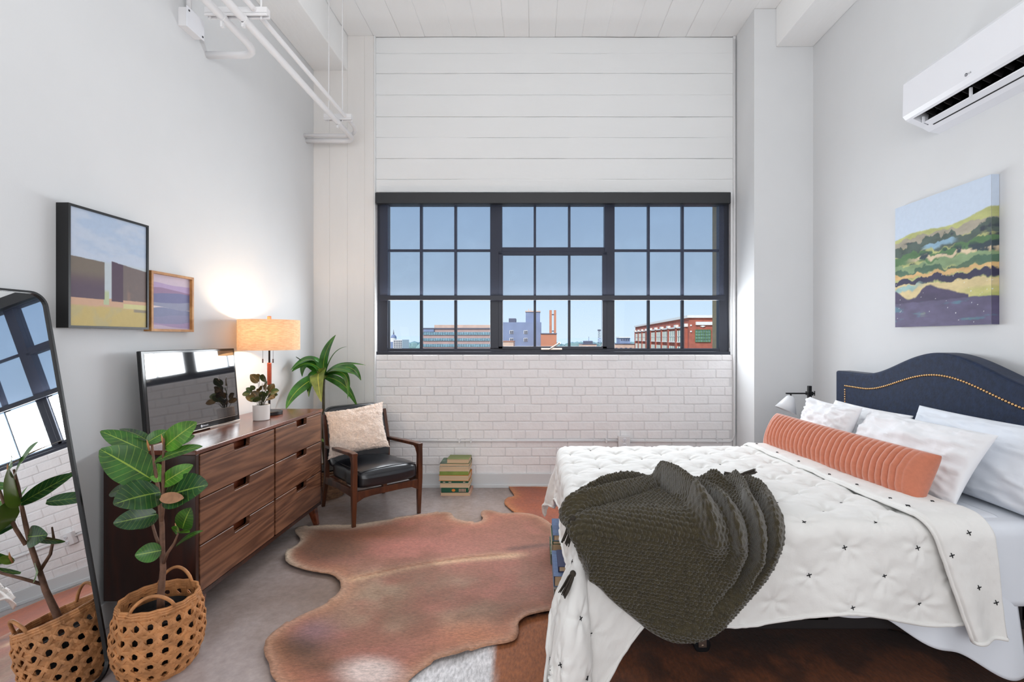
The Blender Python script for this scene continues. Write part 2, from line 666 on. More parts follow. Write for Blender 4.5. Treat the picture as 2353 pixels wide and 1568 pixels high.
struct('floor', MB().box(XL - 0.2, XR + 0.2, -2.7, YB + 0.15, -0.12, 0.0), M['floor'])
struct('wall_left', MB().box(XL - 0.15, XL, -2.7, YB + 0.02, 0, CEIL), M['wall'])
struct('wall_right', MB().box(XR, XR + 0.15, -2.7, YRET + 0.1, 0, CEIL), M['wall'])
struct('wall_front', MB().box(XL, XR, -2.75, -2.6, 0, CEIL), M['wall'])
struct('wall_jog', MB().box(XRET, XR + 0.15, YRET, 4.65, 0, CEIL), M['wall'])
# ceiling: board-marked concrete, every board its own piece
ceil = struct('ceiling', MB().box(XL - 0.15, XR + 0.15, -2.75, 4.65, CEIL + 0.005, CEIL + 0.2), M['ceiling_white'])
x = -1.70
k = 0
while x < 2.0:
    w = 0.235 + 0.02 * math.sin(k * 2.7)
    dz = 0.004 * math.sin(k * 5.1)
    MB().box(x + 0.002, min(x + w, 2.0) - 0.002, -2.6, YB, CEIL + dz * 0.5, CEIL + 0.014).build('board_mark', M['ceiling_white'], ceil, bevel=0.003, seg=1)
    x += w
    k += 1
# beams
MBz = 3.775
b1 = struct('trim_1', MB().box(XL, -1.70, -2.6, YB, MBz, CEIL + 0.01), M['ceiling_white'], bevel=0.006)
b2 = struct('trim_2', MB().box(2.0, XR, -2.6, YRET, MBz, CEIL + 0.01), M['ceiling_white'], bevel=0.006)

# back wall
ZS = H - (815 - 778) * YW / F      # window sill
ZT = 2.70                           # opening top
XO0, XO1 = -1.447, 1.776            # opening
XC = -1.455                         # edge of the column
wb = MB()
wb.box(XC, XRET, YB + 0.0065, 4.48, 0, ZS)                 # backing of the brick
wb.box(XC, XRET, YB + 0.012, 4.48, ZT, CEIL)
wb.box(XC - 0.02, XO0, YB + 0.012, 4.48, ZS, ZT)
wb.box(XO1, XRET, YB + 0.012, 4.48, ZS, ZT)
wall_back = struct('wall_back', wb, M['mortar'])
# outer leaf with the tan reveals seen through the end panes
ol = MB()
M['tan_brick'] = mat('tan_exterior', (206, 178, 134), 0.85, var=0.1, vscale=20, bmp=0.4, bscale=40)
ol.box(XL - 0.3, -1.408, 4.485, 4.65, -1, 5)
ol.box(1.720, XR + 0.3, 4.485, 4.65, -1, 5)
ol.box(-1.408, 1.720, 4.485, 4.65, -1, ZS - 0.05)
ol.box(-1.408, 1.720, 4.485, 4.65, 2.66, 5)
struct('wall_exterior', ol, M['tan_brick'])

# column at the corner, board-marked with four vertical boards
colm = struct('column', MB().box(XL, XC - 0.004, YB - 0.0165, YB + 0.13, 0, CEIL), M['concrete_column'])
cx = [XL + 0.001, -1.86, -1.70, -1.545, XC - 0.006]
for a, b_, dz in zip(cx[:-1], cx[1:], (0.004, 0.0, 0.003, 0.001)):
    MB().box(a + 0.0004, b_ - 0.0004, YB - 0.022 + dz, YB - 0.010, 0, CEIL if a > -1.75 else MBz).build('board_mark', M['concrete_column'], colm, bevel=0.003, seg=1)

# bricks below the window
rr = random.Random(3)
row_h = (ZS - 0.118) / 13.7
z = 0.118
row = 0
brick_n = 0
mesh_cache = {}
while z < ZS - 0.01:
    h = min(row_h, ZS - z)
    header = (row in (4, 9))
    L = 0.125 if header else 0.232
    x = XC + 0.01 - (0 if row % 2 == 0 else L / 2) - rr.random() * 0.03
    while x < XRET - 0.03:
        w = L * (1 + (rr.random() - 0.5) * 0.12)
        a, b_ = max(x, XC + 0.004), min(x + w, XRET - 0.028)
        if b_ - a > 0.03:
            dy = (rr.random() - 0.5) * 0.005
            t1, t2 = (rr.random() - 0.5) * 0.005, (rr.random() - 0.5) * 0.005
            g = 0.003
            z0, z1 = z + g, z + h - g
            y0 = YB + dy
            mb = MB()
            mb.add([(a + g, y0, z0 + t1), (b_ - g, y0 + t2, z0), (b_ - g, YB + 0.02, z0), (a + g, YB + 0.02, z0),
                    (a + g, y0 + t1, z1), (b_ - g, y0, z1 + t2 * 0.6), (b_ - g, YB + 0.02, z1), (a + g, YB + 0.02, z1)],
                   [(0, 3, 2, 1), (4, 5, 6, 7), (0, 1, 5, 4), (1, 2, 6, 5), (2, 3, 7, 6), (3, 0, 4, 7)])
            mb.build('brick', M['brick'], wall_back, bevel=0.006, seg=2)
            brick_n += 1
        x += w
    z += row_h
    row += 1
# concrete bands above the window, each board-cast lift its own piece
zb = [ZT - 0.02] + [H - (y - 778) * YB / F for y in (412, 364, 316, 268, 218, 168, 122)] + [CEIL]
for i in range(len(zb) - 1):
    dy = (0.0, 0.004, -0.003, 0.003, -0.002, 0.004, -0.001, 0.002)[i]
    a = XC + 0.004
    n = 110
    mb = MB()
    A = np.zeros((n, 6, 3))
    xs = np.linspace(a, XRET - 0.026, n)
    for j, (zz, yy) in enumerate(((zb[i], 0.007), (zb[i] + 0.004, 0.002), (zb[i] + 0.014, 0), (zb[i + 1] - 0.014, 0), (zb[i + 1] - 0.004, 0.002), (zb[i + 1], 0.007))):
        A[:, j, 0] = xs
        A[:, j, 1] = YB + dy * 0.5 + yy * (0.1 + 0.9 * sstep(0.25, 0.75, vnoise(xs * 2.3, xs * 0 + (i if j < 3 else i + 1) * 3.7, 61))) + 0.002 * vnoise(xs * 9, xs * 0 + j, i + 5)
        A[:, j, 2] = zz + (0.004 * (vnoise(xs * 6, xs * 0, i if j < 3 else i + 1) - 0.5) if 0 < j < 5 else 0)
    mb.grid(A)
    mb.build('concrete_band', M['concrete_white'], wall_back, smooth=False)
wl = MB().box(XO1 - 0.0, XRET - 0.026, YB, YB + 0.02, ZS, ZT - 0.02)
wl.build('reveal_strip', M['concrete_white'], wall_back)
# vertical strips beside the brick and the baseboard
struct('trim_3', MB().box(XC - 0.004, XC + 0.008, YB - 0.024, YB + 0.01, 0.0, CEIL), M['concrete_white'], bevel=0.003)
struct('trim_4', MB().box(XRET - 0.026, XRET - 0.004, YB - 0.016, YB + 0.02, 0.0, CEIL), M['concrete_white'], bevel=0.003)
bb = MB().box(XC + 0.01, XRET - 0.026, YB - 0.02, YB + 0.01, 0.0, 0.125)
bb.box(XC + 0.01, XRET - 0.026, YB - 0.034, YB - 0.018, 0.0, 0.028)
struct('baseboard_back', bb, M['wall'], bevel=0.003)
struct('baseboard_left', MB().box(XL, XL + 0.016, -2.6, YB - 0.02, 0, 0.12), M['wall'], bevel=0.003)
struct('baseboard_right', MB().box(XR - 0.016, XR, -2.6, YRET, 0, 0.12), M['wall'], bevel=0.003)
struct('baseboard_jog', MB().box(XRET - 0.016, XR - 0.016, YRET - 0.016, YRET, 0, 0.12), M['wall'], bevel=0.003)


# ------------------------------------------------------------------ window
def zy(py, Y=YW):
    return H - (py - 778) * Y / F


def xx(px, Y=YW):
    return (px - 1230) * Y / F


win = bpy.data.objects.new('window_1', None)
win.location = (0.16, YW, ZS)
WL['window_1'] = Vector(win.location)
link(win)
win['kind'] = 'structure'
fy0, fy1 = YW - 0.03, YW + 0.045
fr = MB()
fr.box(xx(866), xx(893), fy0, fy1, zy(812), zy(455))
fr.box(xx(1650), xx(1675), fy0, fy1, zy(812), zy(455))
fr.box(xx(893), xx(1650), fy0, fy1, zy(815), zy(801))
fr.box(xx(893), xx(1650), fy0, fy1, zy(473), zy(455))
fr.build('frame', M['black_frame'], win, bevel=0.004)
for a, b_ in ((1127, 1154), (1388, 1411)):
    MB().box(xx(a), xx(b_), fy0 - 0.006, fy1, zy(801), zy(473)).build('mullion', M['black_frame'], win, bevel=0.004)
MB().box(xx(866), xx(1675), fy0 - 0.03, fy0 + 0.005, zy(818), zy(808)).build('sill', M['black_frame'], win, bevel=0.003)
# transom and operating sash of the middle bay
MB().box(xx(1154), xx(1388), fy0 - 0.004, fy1, zy(586), zy(570)).build('transom', M['black_frame'], win, bevel=0.003)
sash = MB()
sash.box(xx(1146), xx(1156), fy0 - 0.012, fy0 + 0.03, zy(802), zy(582))
sash.box(xx(1383), xx(1393), fy0 - 0.012, fy0 + 0.03, zy(802), zy(582))
sash.box(xx(1146), xx(1393), fy0 - 0.012, fy0 + 0.03, zy(803), zy(796))
sash.box(xx(1146), xx(1393), fy0 - 0.012, fy0 + 0.03, zy(588), zy(580))
sash_o = sash.build('sash', M['black_frame'], win, bevel=0.003)
hd = MB()
hd.box(xx(1243), xx(1291), fy0 - 0.03, fy0 - 0.012, zy(804), zy(800))
hd.bar((xx(1262), fy0 - 0.034, zy(803)), (xx(1284), fy0 - 0.05, zy(789)), 0.012, 0.012)
hd.ball((xx(1284), fy0 - 0.05, zy(789)), 0.011)
hd.build('window_crank', M['steel'], sash_o, bevel=0.002)
for xs_ in ((968, 1047), (1229, 1308), (1490, 1568)):
    for px in xs_:
        MB().box(xx(px - 2.8), xx(px + 2.8), YW - 0.012, YW + 0.03, zy(801), zy(473)).build('muntin', M['black_frame'], win, bevel=0.002)
for (x0, x1) in ((893, 1127), (1411, 1650)):
    MB().box(xx(x0), xx(x1), YW - 0.010, YW + 0.028, zy(578.5), zy(573.5)).build('muntin', M['black_frame'], win, bevel=0.002)
for (x0, x1) in ((893, 1127), (1154, 1388), (1411, 1650)):
    MB().box(xx(x0), xx(x1), YW - 0.010, YW + 0.028, zy(687), zy(682)).build('muntin', M['black_frame'], win, bevel=0.002)
for cols_ in ((893, 968, 1047, 1127), (1154, 1229, 1308, 1388), (1411, 1490, 1568, 1650)):
    for i in range(3):
        for (y0, y1) in ((473, 576), (576, 684.5), (684.5, 801)):
            MB().box(xx(cols_[i]), xx(cols_[i + 1]), YW + 0.006, YW + 0.010, zy(y1), zy(y0)).build('pane', M['glass'], win)

# roller shade
Ysh = YB - 0.005
shade = thing('roller_shade', 'wide charcoal roller shade with see-through grey fabric pulled halfway down the window', 'roller shade', (0.16, YB, zy(690, YB)))
MB().box(xx(863, 4.29), xx(1678, 4.29), 4.275, YB - 0.001, zy(468, 4.29), zy(444, 4.29)).build('cassette', M['cassette'], shade, bevel=0.003)
shf = MB()
n = 40
A = np.zeros((n, 3, 3))
A[:, :, 0] = np.linspace(xx(872, 4.31), xx(1665, 4.31), n)[:, None]
A[:, :, 2] = np.array([zy(684, 4.31), zy(580, 4.31), zy(462, 4.31)])[None, :]
A[:, :, 1] = 4.325
shf.grid(A)
shf.build('shade_fabric', M['shade_fabric'], shade, fixn=False)
MB().box(xx(870, 4.31), xx(1667, 4.31), 4.315, 4.335, zy(690, 4.31), zy(679, 4.31)).build('bottom_bar', M['black_frame'], shade, bevel=0.003)
MB().tube([(xx(1674, 4.31), 4.33, zy(468, 4.31)), (xx(1676, 4.31), 4.335, zy(640, 4.31)), (xx(1679, 4.31), 4.34, zy(800, 4.31))], 0.002, 6).build('pull_cord', M['black'], shade)

# ------------------------------------------------------------------ conduit with socket on the back wall
cnd = thing('wall_conduit', 'white painted conduit running low along the brick wall with a double socket box', 'conduit', (0.2, YB, 0.42))
zc = zy(1013, YB)
MB().tube([(-1.42, YB - 0.012, zc), (xx(1419, YB), YB - 0.012, zc)], 0.009, 10).build('pipe', M['pipe'], cnd, smooth=True)
MB().tube([(xx(1445, YB), YB - 0.012, zc - 0.005), (1.765, YB - 0.012, zc - 0.005), (1.79, YB - 0.014, zc + 0.015), (1.80, YB - 0.022, zc + 0.06), (1.80, YB - 0.022, ZS + 0.1), (1.80, YB - 0.022, MBz + 0.28)], 0.009, 10).build('pipe', M['pipe'], cnd, smooth=True)
ob = MB().box(xx(1419, YB), xx(1446, YB), YB - 0.045, YB, zy(1029, YB), zy(1001, YB)).build('socket_box', M['pipe'], cnd, bevel=0.005)
for zz in (zy(1009, YB), zy(1021, YB)):
    fc = MB().lathe([(0.017, 0), (0.017, 0.004), (0.014, 0.006)], (0, 0, 0), 20)
    fc.v = [(xx(1433, YB) + a, YB - 0.046 - c, zz + b_) for (a, b_, c) in fc.v]
    fc.build('socket_face', M['white_plastic'], ob)
    sl = MB()
    sl.box(xx(1433, YB) - 0.007, xx(1433, YB) - 0.005, YB - 0.0535, YB - 0.05, zz - 0.002, zz + 0.006)
    sl.box(xx(1433, YB) + 0.005, xx(1433, YB) + 0.007, YB - 0.0535, YB - 0.05, zz - 0.002, zz + 0.006)
    sl.box(xx(1433, YB) - 0.002, xx(1433, YB) + 0.002, YB - 0.0535, YB - 0.05, zz - 0.010, zz - 0.006)
    sl.build('socket_slot', M['black'], ob)
for px in (1085, 1390, 1640, 1059):
    MB().box(xx(px) - 0.008, xx(px) + 0.008, YB - 0.026, YB, zc - 0.018, zc + 0.018).build('clip', M['pipe'], cnd, bevel=0.003)

# ------------------------------------------------------------------ ceiling conduits, top left
cd = thing('ceiling_conduit', 'white conduits hung from the ceiling on rods and bending into the left wall', 'conduit', (-1.6, 3.2, 3.0))


def arc_pts(p0, c, p1, n=6):
    p0, c, p1 = Vector(p0), Vector(c), Vector(p1)
    return [(p0 * (1 - t) ** 2 + c * 2 * t * (1 - t) + p1 * t * t) for t in [i / n for i in range(n + 1)]]


zp = 3.085
MB().tube([(-1.585, -1.0, zp)] + arc_pts((-1.585, 4.10, zp), (-1.585, 4.20, zp), (-1.68, 4.20, zp)) + [(XL, 4.20, zp)], 0.021, 14).build('pipe', M['pipe'], cd, smooth=True)
MB().tube([(-1.53, -1.0, zp + 0.055)] + arc_pts((-1.53, 4.02, zp + 0.055), (-1.53, 4.14, zp + 0.035), (-1.63, 4.16, zp + 0.03)) + [(XL, 4.16, zp + 0.03)], 0.015, 12).build('pipe', M['pipe'], cd, smooth=True)
MB().tube([(-1.70, -1.0, zp + 0.01)] + arc_pts((-1.70, 2.83, zp + 0.01), (-1.70, 2.93, zp), (-1.79, 2.93, zp)) + [(XL, 2.93, zp)], 0.021, 14).build('pipe', M['pipe'], cd, smooth=True)
for (px, Y, x0, x1, rods) in ((0, 3.86, -1.70, -1.48, (-1.665, -1.555)), (0, 2.62, -1.80, -1.46, (-1.50, -1.78))):
    st = MB().box(x0, x1, Y - 0.018, Y + 0.018, zp + 0.035, zp + 0.07)
    st.box(x0, x1, Y - 0.018, Y - 0.010, zp + 0.023, zp + 0.04)
    st.box(x0, x1, Y + 0.010, Y + 0.018, zp + 0.023, zp + 0.04)
    st.build('strut', M['pipe'], cd, bevel=0.002)
    for rx in rods:
        MB().tube([(rx, Y, zp + 0.01), (rx, Y, MBz if rx < -1.70 else CEIL)], 0.005, 8).build('hanger_rod', M['pipe'], cd)
    for cx_, rr_ in ((-1.585, 0.024), (-1.70, 0.024))[: (2 if Y < 3 else 1)]:
        cl = MB().tube([(cx_, Y - 0.03, zp + (0.01 if cx_ < -1.65 else 0)), (cx_, Y - 0.012, zp + (0.01 if cx_ < -1.65 else 0))], rr_, 16)
        cl.box(cx_ - 0.006, cx_ + 0.006, Y - 0.03, Y - 0.012, zp - 0.045, zp - 0.015)
        cl.build('clamp', M['pipe'], cd)
jb = thing('junction_box', 'small white metal junction box high on the left wall', 'junction box', (XL, 2.75, 3.11))
MB().box(XL, -1.958, 2.69, 2.82, 3.11, 3.215).build('box', M['pipe'], jb, bevel=0.002)
MB().box(-1.958, -1.953, 2.685, 2.825, 3.105, 3.22).build('cover', M['white_plastic'], jb, bevel=0.001)
for yy, zz in ((2.70, 3.20), (2.81, 3.12)):
    MB().box(-1.953, -1.950, yy - 0.004, yy + 0.004, zz - 0.004, zz + 0.004).build('screw', M['black'], jb)
MB().tube([(XL + 0.025, 2.74, 3.2), (XL + 0.025, 2.74, MBz)], 0.014, 10).build('riser_pipe', M['pipe'], jb, smooth=True)

# ------------------------------------------------------------------ city outside
GZ = -16.0
struct('ground', MB().box(-900, 900, 8, 1800, GZ - 1, GZ), mat('city_ground', (150, 160, 150), 0.9, var=0.3, vscale=0.05))
M['bld_office'] = mat('office_brick', (196, 160, 150), 0.9, var=0.08, vscale=0.6)
M['bld_grey'] = mat('grey_brick', (140, 150, 176), 0.9, var=0.12, vscale=0.8)
M['bld_red'] = mat('red_brick', (176, 98, 78), 0.9, var=0.2, vscale=1.5)
M['bld_tan'] = mat('tan_wall', (226, 190, 166), 0.9, var=0.1, vscale=0.8)
M['bld_stone'] = mat('pale_stone', (240, 232, 220), 0.8, var=0.05)
M['bld_glass'] = mat('city_glass', (148, 184, 190), 0.3, var=0.3, vscale=2)
M['bld_dark'] = mat('dark_metal', (96, 96, 112), 0.6)
M['bld_green'] = mat('green_glazing', (112, 140, 126), 0.3, var=0.4, vscale=3)
M['bld_orange'] = mat('orange_brick', (212, 138, 104), 0.9, var=0.1, vscale=1)
M['far'] = mat('far_haze_trees', (160, 184, 190), 1.0, var=0.2, vscale=0.2)


def bx(x0, x1, y0, y1, Y, depth):
    """box whose front face fills the given pixels at distance Y"""
    a = P(x0, y1, Y)
    b_ = P(x1, y0, Y)
    return (a.x, b_.x, Y, Y + depth, a.z, b_.z)


def low(t, z=GZ):
    return (t[0], t[1], t[2], t[3], z, t[5])


# long office
off = thing('office_building', 'long low office building with pink brick bands and rows of glass beyond the window', 'building', (-24, 150, GZ))
MB().box(*low(bx(966, 1142, 755, 805, 150, 30))).build('wall', M['bld_office'], off)
MB().box(*bx(998, 1142, 747, 756, 156, 18)).build('penthouse', M['bld_tan'], off)
MB().box(*bx(965, 1143, 754, 756, 149.6, 31)).build('parapet', M['bld_dark'], off)
for (y0, y1) in ((763.5, 770), (777.5, 783.5), (791, 797.5), (804, 811)):
    wnd = MB().box(*bx(972, 1141, y0, y1, 149.7, 0.8)).build('window_band', M['bld_glass'], off)
    mm = MB()
    for i in range(43):
        xp = 972 + i * 4.0
        mm.box(*bx(xp, xp + 0.5, y0, y1, 149.55, 0.3))
    mm.build('mullion_row', M['bld_dark'], wnd)['kind'] = 'stuff'
MB().box(*bx(973, 997, 757, 763, 149.6, 0.6)).build('sign_panel', M['bld_grey'], off)

# grey block with tower
gb = thing('apartment_building', 'bluish grey brick block with a square rooftop tower', 'building', (-5, 100, GZ))
MB().box(*low(bx(1156, 1244, 741, 805, 100, 14))).build('wall', M['bld_grey'], gb)
MB().box(*bx(1208, 1241, 716, 742, 101, 6)).build('tower', M['bld_grey'], gb)
MB().box(*bx(1207, 1242, 714.5, 717, 100.8, 6.4)).build('tower_cornice', M['bld_tan'], gb)
MB().box(*bx(1169, 1185, 732, 742, 102, 4)).build('roof_hut', M['bld_dark'], gb)
for px in (1214, 1219):
    MB().box(*bx(px, px + 1.4, 710, 716, 102, 0.3)).build('vent_pipe', M['bld_tan'], gb)
for px in (1171, 1203.5):
    for py in (759.5, 777, 796):
        wo = MB().box(*bx(px, px + 8.5, py, py + 8, 99.9, 0.3)).build('window', M['bld_stone'], gb)
        for dx in (1.0, 4.8):
            for dy in (1.0, 4.4):
                MB().box(*bx(px + dx, px + dx + 2.7, py + dy, py + dy + 2.7, 99.8, 0.12)).build('pane', M['bld_dark'], wo)
lo = thing('low_building', 'small tan flat-roofed building before the grey block', 'building', (-5, 90, GZ))
MB().box(*low(bx(1150, 1180, 785, 800, 90, 6))).build('wall', M['bld_tan'], lo)
MB().box(*bx(1150, 1180.5, 784, 785.3, 89.8, 6.2)).build('roof_edge', M['bld_orange'], lo)

# twin stacks on brick plant
tw = thing('boiler_house', 'orange brick boiler house carrying two slim square chimneys', 'building', (3, 95, GZ))
MB().box(*low(bx(1243, 1279, 767, 805, 95, 4))).build('wall', M['bld_orange'], tw)
MB().box(*bx(1242.5, 1280, 766, 768, 94.8, 4.4)).build('parapet', M['bld_dark'], tw)
for (a, b_) in ((1262.5, 1268), (1273, 1278)):
    MB().box(*bx(a, b_, 713, 767, 97, 0.6)).build('chimney', M['bld_orange'], tw)
for yy in (722, 760):
    MB().box(*bx(1267, 1274, yy, yy + 2.5, 97.1, 0.4)).build('cross_brace', M['bld_dark'], tw)

# red brick factory
fac = thing('brick_factory', 'red brick factory with white stone coping and tall gridded windows', 'building', (20, 60, GZ))
A0 = P(1583.5, 728, 60)
B0 = Vector((23.2, 111, A0.z))
ft = A0.z
C0 = Vector((A0.x + 8.5, 60, ft))
D0 = Vector((B0.x + 12, 111, ft))
wallm = MB()
wallm.loft([[(A0.x, A0.y, GZ), (C0.x, C0.y, GZ), (D0.x, D0.y, GZ), (B0.x, B0.y, GZ)],
            [(A0.x, A0.y, ft), (C0.x, C0.y, ft), (D0.x, D0.y, ft), (B0.x, B0.y, ft)]])
wallm.build('wall', M['bld_red'], fac)
dirw = (B0 - A0)
Lw = Vector((dirw.x, dirw.y, 0)).length
dw = Vector((dirw.x, dirw.y, 0)).normalized()
nw = Vector((-dw.y, dw.x, 0))
if nw.x > 0:
    nw = -nw


def onwall(s0, s1, z0, z1, out0, out1, mb=None):
    mb = mb or MB()
    c = Vector((A0.x, A0.y, 0)) + dw * (s0 + s1) / 2 + nw * (out0 + out1) / 2
    c.z = (z0 + z1) / 2
    mb.obox(c, dw, nw, (0, 0, 1), s1 - s0, out1 - out0, z1 - z0)
    return mb


onwall(-0.2, Lw, ft - 0.15, ft + 0.18, -0.3, 0.25).build('coping', M['bld_stone'], fac)
MB().box(A0.x - 0.2, C0.x, 59.7, 60.2, ft - 0.15, ft + 0.18).build('coping', M['bld_stone'], fac)
MB().box(A0.x + 0.8, C0.x, 59.75, 60.05, ft - 1.05, ft - 0.65).build('stone_band', M['bld_stone'], fac)
nb = 9
for i in range(nb + 1):
    s = 1.2 + i * (Lw - 2.4) / nb
    onwall(s - 0.35, s + 0.35, GZ, ft - 1.0, 0, 0.3).build('pilaster', M['bld_red'], fac)
    onwall(s - 0.6, s + 0.6, ft - 1.25, ft - 0.85, 0, 0.4).build('pilaster_cap', M['bld_stone'], fac)
for i in range(nb):
    s0 = 1.2 + i * (Lw - 2.4) / nb + 0.8
    s1 = 1.2 + (i + 1) * (Lw - 2.4) / nb - 0.8
    for (z0, z1) in ((0.9, 2.4), (-1.9, 0.25)):
        wo = onwall(s0, s1, z0, z1, 0.02, 0.14).build('window', M['bld_green'], fac)
        g = MB()
        for q in range(4):
            s = s0 + (s1 - s0) * q / 3
            onwall(s - 0.08, s + 0.08, z0, z1, 0.1, 0.22, g)
        onwall(s0, s1, (z0 + z1) / 2 - 0.04, (z0 + z1) / 2 + 0.04, 0.1, 0.22, g)
        onwall(s0 - 0.1, s1 + 0.1, z0 - 0.12, z0, 0.1, 0.3, g)
        g.build('glazing_bar', M['bld_stone'], wo)['kind'] = 'stuff'
    onwall(s0 - 0.3, s1 + 0.3, ft - 1.35, ft - 1.15, 0, 0.25).build('stone_band', M['bld_stone'], fac)
wo = MB().box(*bx(1598, 1633, 758, 786, 59.9, 0.3)).build('window', M['bld_green'], fac)
g = MB()
for i in range(7):
    xp = 1598 + i * 35 / 6
    g.box(*bx(xp - 0.3, xp + 0.3, 758, 786, 59.8, 0.1))
for i in range(5):
    yp = 758 + i * 7
    g.box(*bx(1598, 1633, yp - 0.3, yp + 0.3, 59.8, 0.1))
g.build('glazing_bar', mat('green_bar', (120, 150, 90), 0.6), wo)['kind'] = 'stuff'
for (px, py) in ((1588, 748), (1588, 762)):
    MB().box(*bx(px - 1.6, px + 1.6, py - 1.6, py + 1.6, 59.85, 0.3)).build('stone_block', M['bld_stone'], fac)
dm = MB()
c = P(1615, 750, 59.85)
dm.loft([[(c.x - 0.35, c.y, c.z), (c.x, c.y, c.z - 0.12), (c.x + 0.35, c.y, c.z), (c.x, c.y, c.z + 0.12)],
         [(c.x - 0.35, c.y + 0.3, c.z), (c.x, c.y + 0.3, c.z - 0.12), (c.x + 0.35, c.y + 0.3, c.z), (c.x, c.y + 0.3, c.z + 0.12)]])
dm.build('stone_diamond', M['bld_stone'], fac)

# small buildings right of centre
for nm, lab, (x0, x1, y0, y1, Y), m_, extra in (
        ('low_building', 'low peach flat-roofed building left of the red factory', (1395, 1462, 791, 806, 120), M['bld_tan'], 'win'),
        ('low_building', 'narrow peach rooftop left of the lattice mast', (1338, 1371, 791.5, 806, 130), M['bld_tan'], None)):
    o = thing(nm, lab, 'building', (P(x0, y0, Y).x, Y, GZ))
    MB().box(*low(bx(x0, x1, y0, y1, Y, 10))).build('wall', m_, o)
    MB().box(*bx(x0, x1, y0 - 0.8, y0 + 0.4, Y - 0.2, 10.4)).build('roof_edge', M['bld_dark'], o)
    if extra:
        for q in range(5):
            MB().box(*bx(x0 + 8 + q * 11, x0 + 13 + q * 11, 799.5, 801.6, Y - 0.15, 0.4)).build('window', M['bld_dark'], o)
    else:
        MB().box(*bx(1344, 1362, 784, 792, Y + 3, 5)).build('rooftop_hut', M['bld_dark'], o)
        MB().box(*bx(1352.6, 1353.2, 774, 784, Y + 4, 0.2)).build('flagpole', M['bld_dark'], o)
o = thing('water_tower', 'squat bluish rooftop tank house on the skyline', 'building', (P(1436, 780, 200).x, 200, GZ))
MB().box(*low(bx(1424, 1448, 776, 788, 200, 8))).build('wall', M['bld_grey'], o)
MB().box(*bx(1422.5, 1449.5, 774.5, 777, 199.5, 9)).build('cornice', M['bld_stone'], o)
for q in range(4):
    MB().box(*bx(1427 + q * 5.2, 1430 + q * 5.2, 779, 783, 199.8, 0.4)).build('window', M['bld_dark'], o)
# lattice mast
o = thing('lattice_mast', 'slim grey lattice crane mast on the skyline', 'mast', (P(1377, 790, 160).x, 160, GZ))
ms_ = MB()
c0, c1 = P(1377, 790, 160), P(1377, 761, 160)
for k in range(10):
    za, zb_ = c0.z + (c1.z - c0.z) * k / 10, c0.z + (c1.z - c0.z) * (k + 1) / 10
    w0, w1 = 0.55 - 0.03 * k, 0.52 - 0.03 * k
    s = 1 if k % 2 else -1
    ms_.bar((c0.x - w0 * s, 160, za), (c0.x + w1 * s, 160, zb_), 0.09, 0.09)
ms_.bar((c0.x - 0.55, 160, GZ), (c0.x - 0.25, 160, c1.z), 0.11, 0.11)
ms_.bar((c0.x + 0.55, 160, GZ), (c0.x + 0.25, 160, c1.z), 0.11, 0.11)
ms_.box(c0.x - 0.5, c0.x + 0.5, 159.6, 160.4, c1.z, c1.z + 0.5)
ms_.build('lattice', M['bld_dark'], o)
# cathedral dome
o = thing('domed_cathedral', 'distant grey stone dome with lantern and spire', 'building', (P(904, 790, 400).x, 400, GZ))
cx0 = P(904.5, 790, 400)
u = 400 / F
MB().box(cx0.x - 7.5 * u, cx0.x + 7.5 * u, 396, 404, GZ, P(0, 786, 400).z).build('nave', M['bld_grey'], o)
MB().lathe([(6.6 * u, 0), (6.6 * u, 10 * u)], (cx0.x, 400, P(0, 787, 400).z), 20).build('drum', M['bld_stone'], o)
dz0 = P(0, 777.5, 400).z
MB().lathe([(6.6 * u * math.cos(t), 8.5 * u * math.sin(t)) for t in [i * PI / 2 / 8 for i in range(8)]] + [(1.2 * u, 8.6 * u)], (cx0.x, 400, dz0), 20).build('dome', M['bld_grey'], o, smooth=True)
MB().lathe([(1.3 * u, 0), (1.3 * u, 4 * u), (0.9 * u, 5 * u), (0.1 * u, 12 * u)], (cx0.x, 400, dz0 + 8.3 * u), 10).build('spire', M['bld_dark'], o)
o = thing('block_building', 'grey gridded block below the distant dome', 'building', (P(913, 790, 220).x, 220, GZ))
MB().box(*low(bx(903.5, 924, 781, 800, 220, 12))).build('wall', M['bld_stone'], o)
for q in range(5):
    for w_ in range(5):
        MB().box(*bx(904.8 + q * 3.9, 907 + q * 3.9, 783 + w_ * 4.4, 785.6 + w_ * 4.4, 219.8, 0.4)).build('window', M['bld_dark'], o)
# far tree belt and hills: uncountable
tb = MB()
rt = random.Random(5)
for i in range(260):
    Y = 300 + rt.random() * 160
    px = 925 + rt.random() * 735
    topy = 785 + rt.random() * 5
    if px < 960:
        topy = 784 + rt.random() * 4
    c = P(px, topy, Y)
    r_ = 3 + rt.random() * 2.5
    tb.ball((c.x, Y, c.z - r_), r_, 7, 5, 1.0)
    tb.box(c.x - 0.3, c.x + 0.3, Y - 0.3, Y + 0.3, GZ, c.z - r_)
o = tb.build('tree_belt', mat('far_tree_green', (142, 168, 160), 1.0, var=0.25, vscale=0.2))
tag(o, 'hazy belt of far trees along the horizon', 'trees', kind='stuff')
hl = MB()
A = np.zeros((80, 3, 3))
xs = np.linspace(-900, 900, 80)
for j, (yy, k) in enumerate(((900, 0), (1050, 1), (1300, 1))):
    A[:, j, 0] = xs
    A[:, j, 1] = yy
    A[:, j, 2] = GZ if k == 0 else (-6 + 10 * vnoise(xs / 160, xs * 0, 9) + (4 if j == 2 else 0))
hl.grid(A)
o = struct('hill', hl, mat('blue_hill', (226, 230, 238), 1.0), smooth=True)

# ------------------------------------------------------------------ hides on the floor
def pix_floor(px, py):
    Y = H * F / (py - 778.0)
    return ((px - 1230.0) / F * Y, Y)


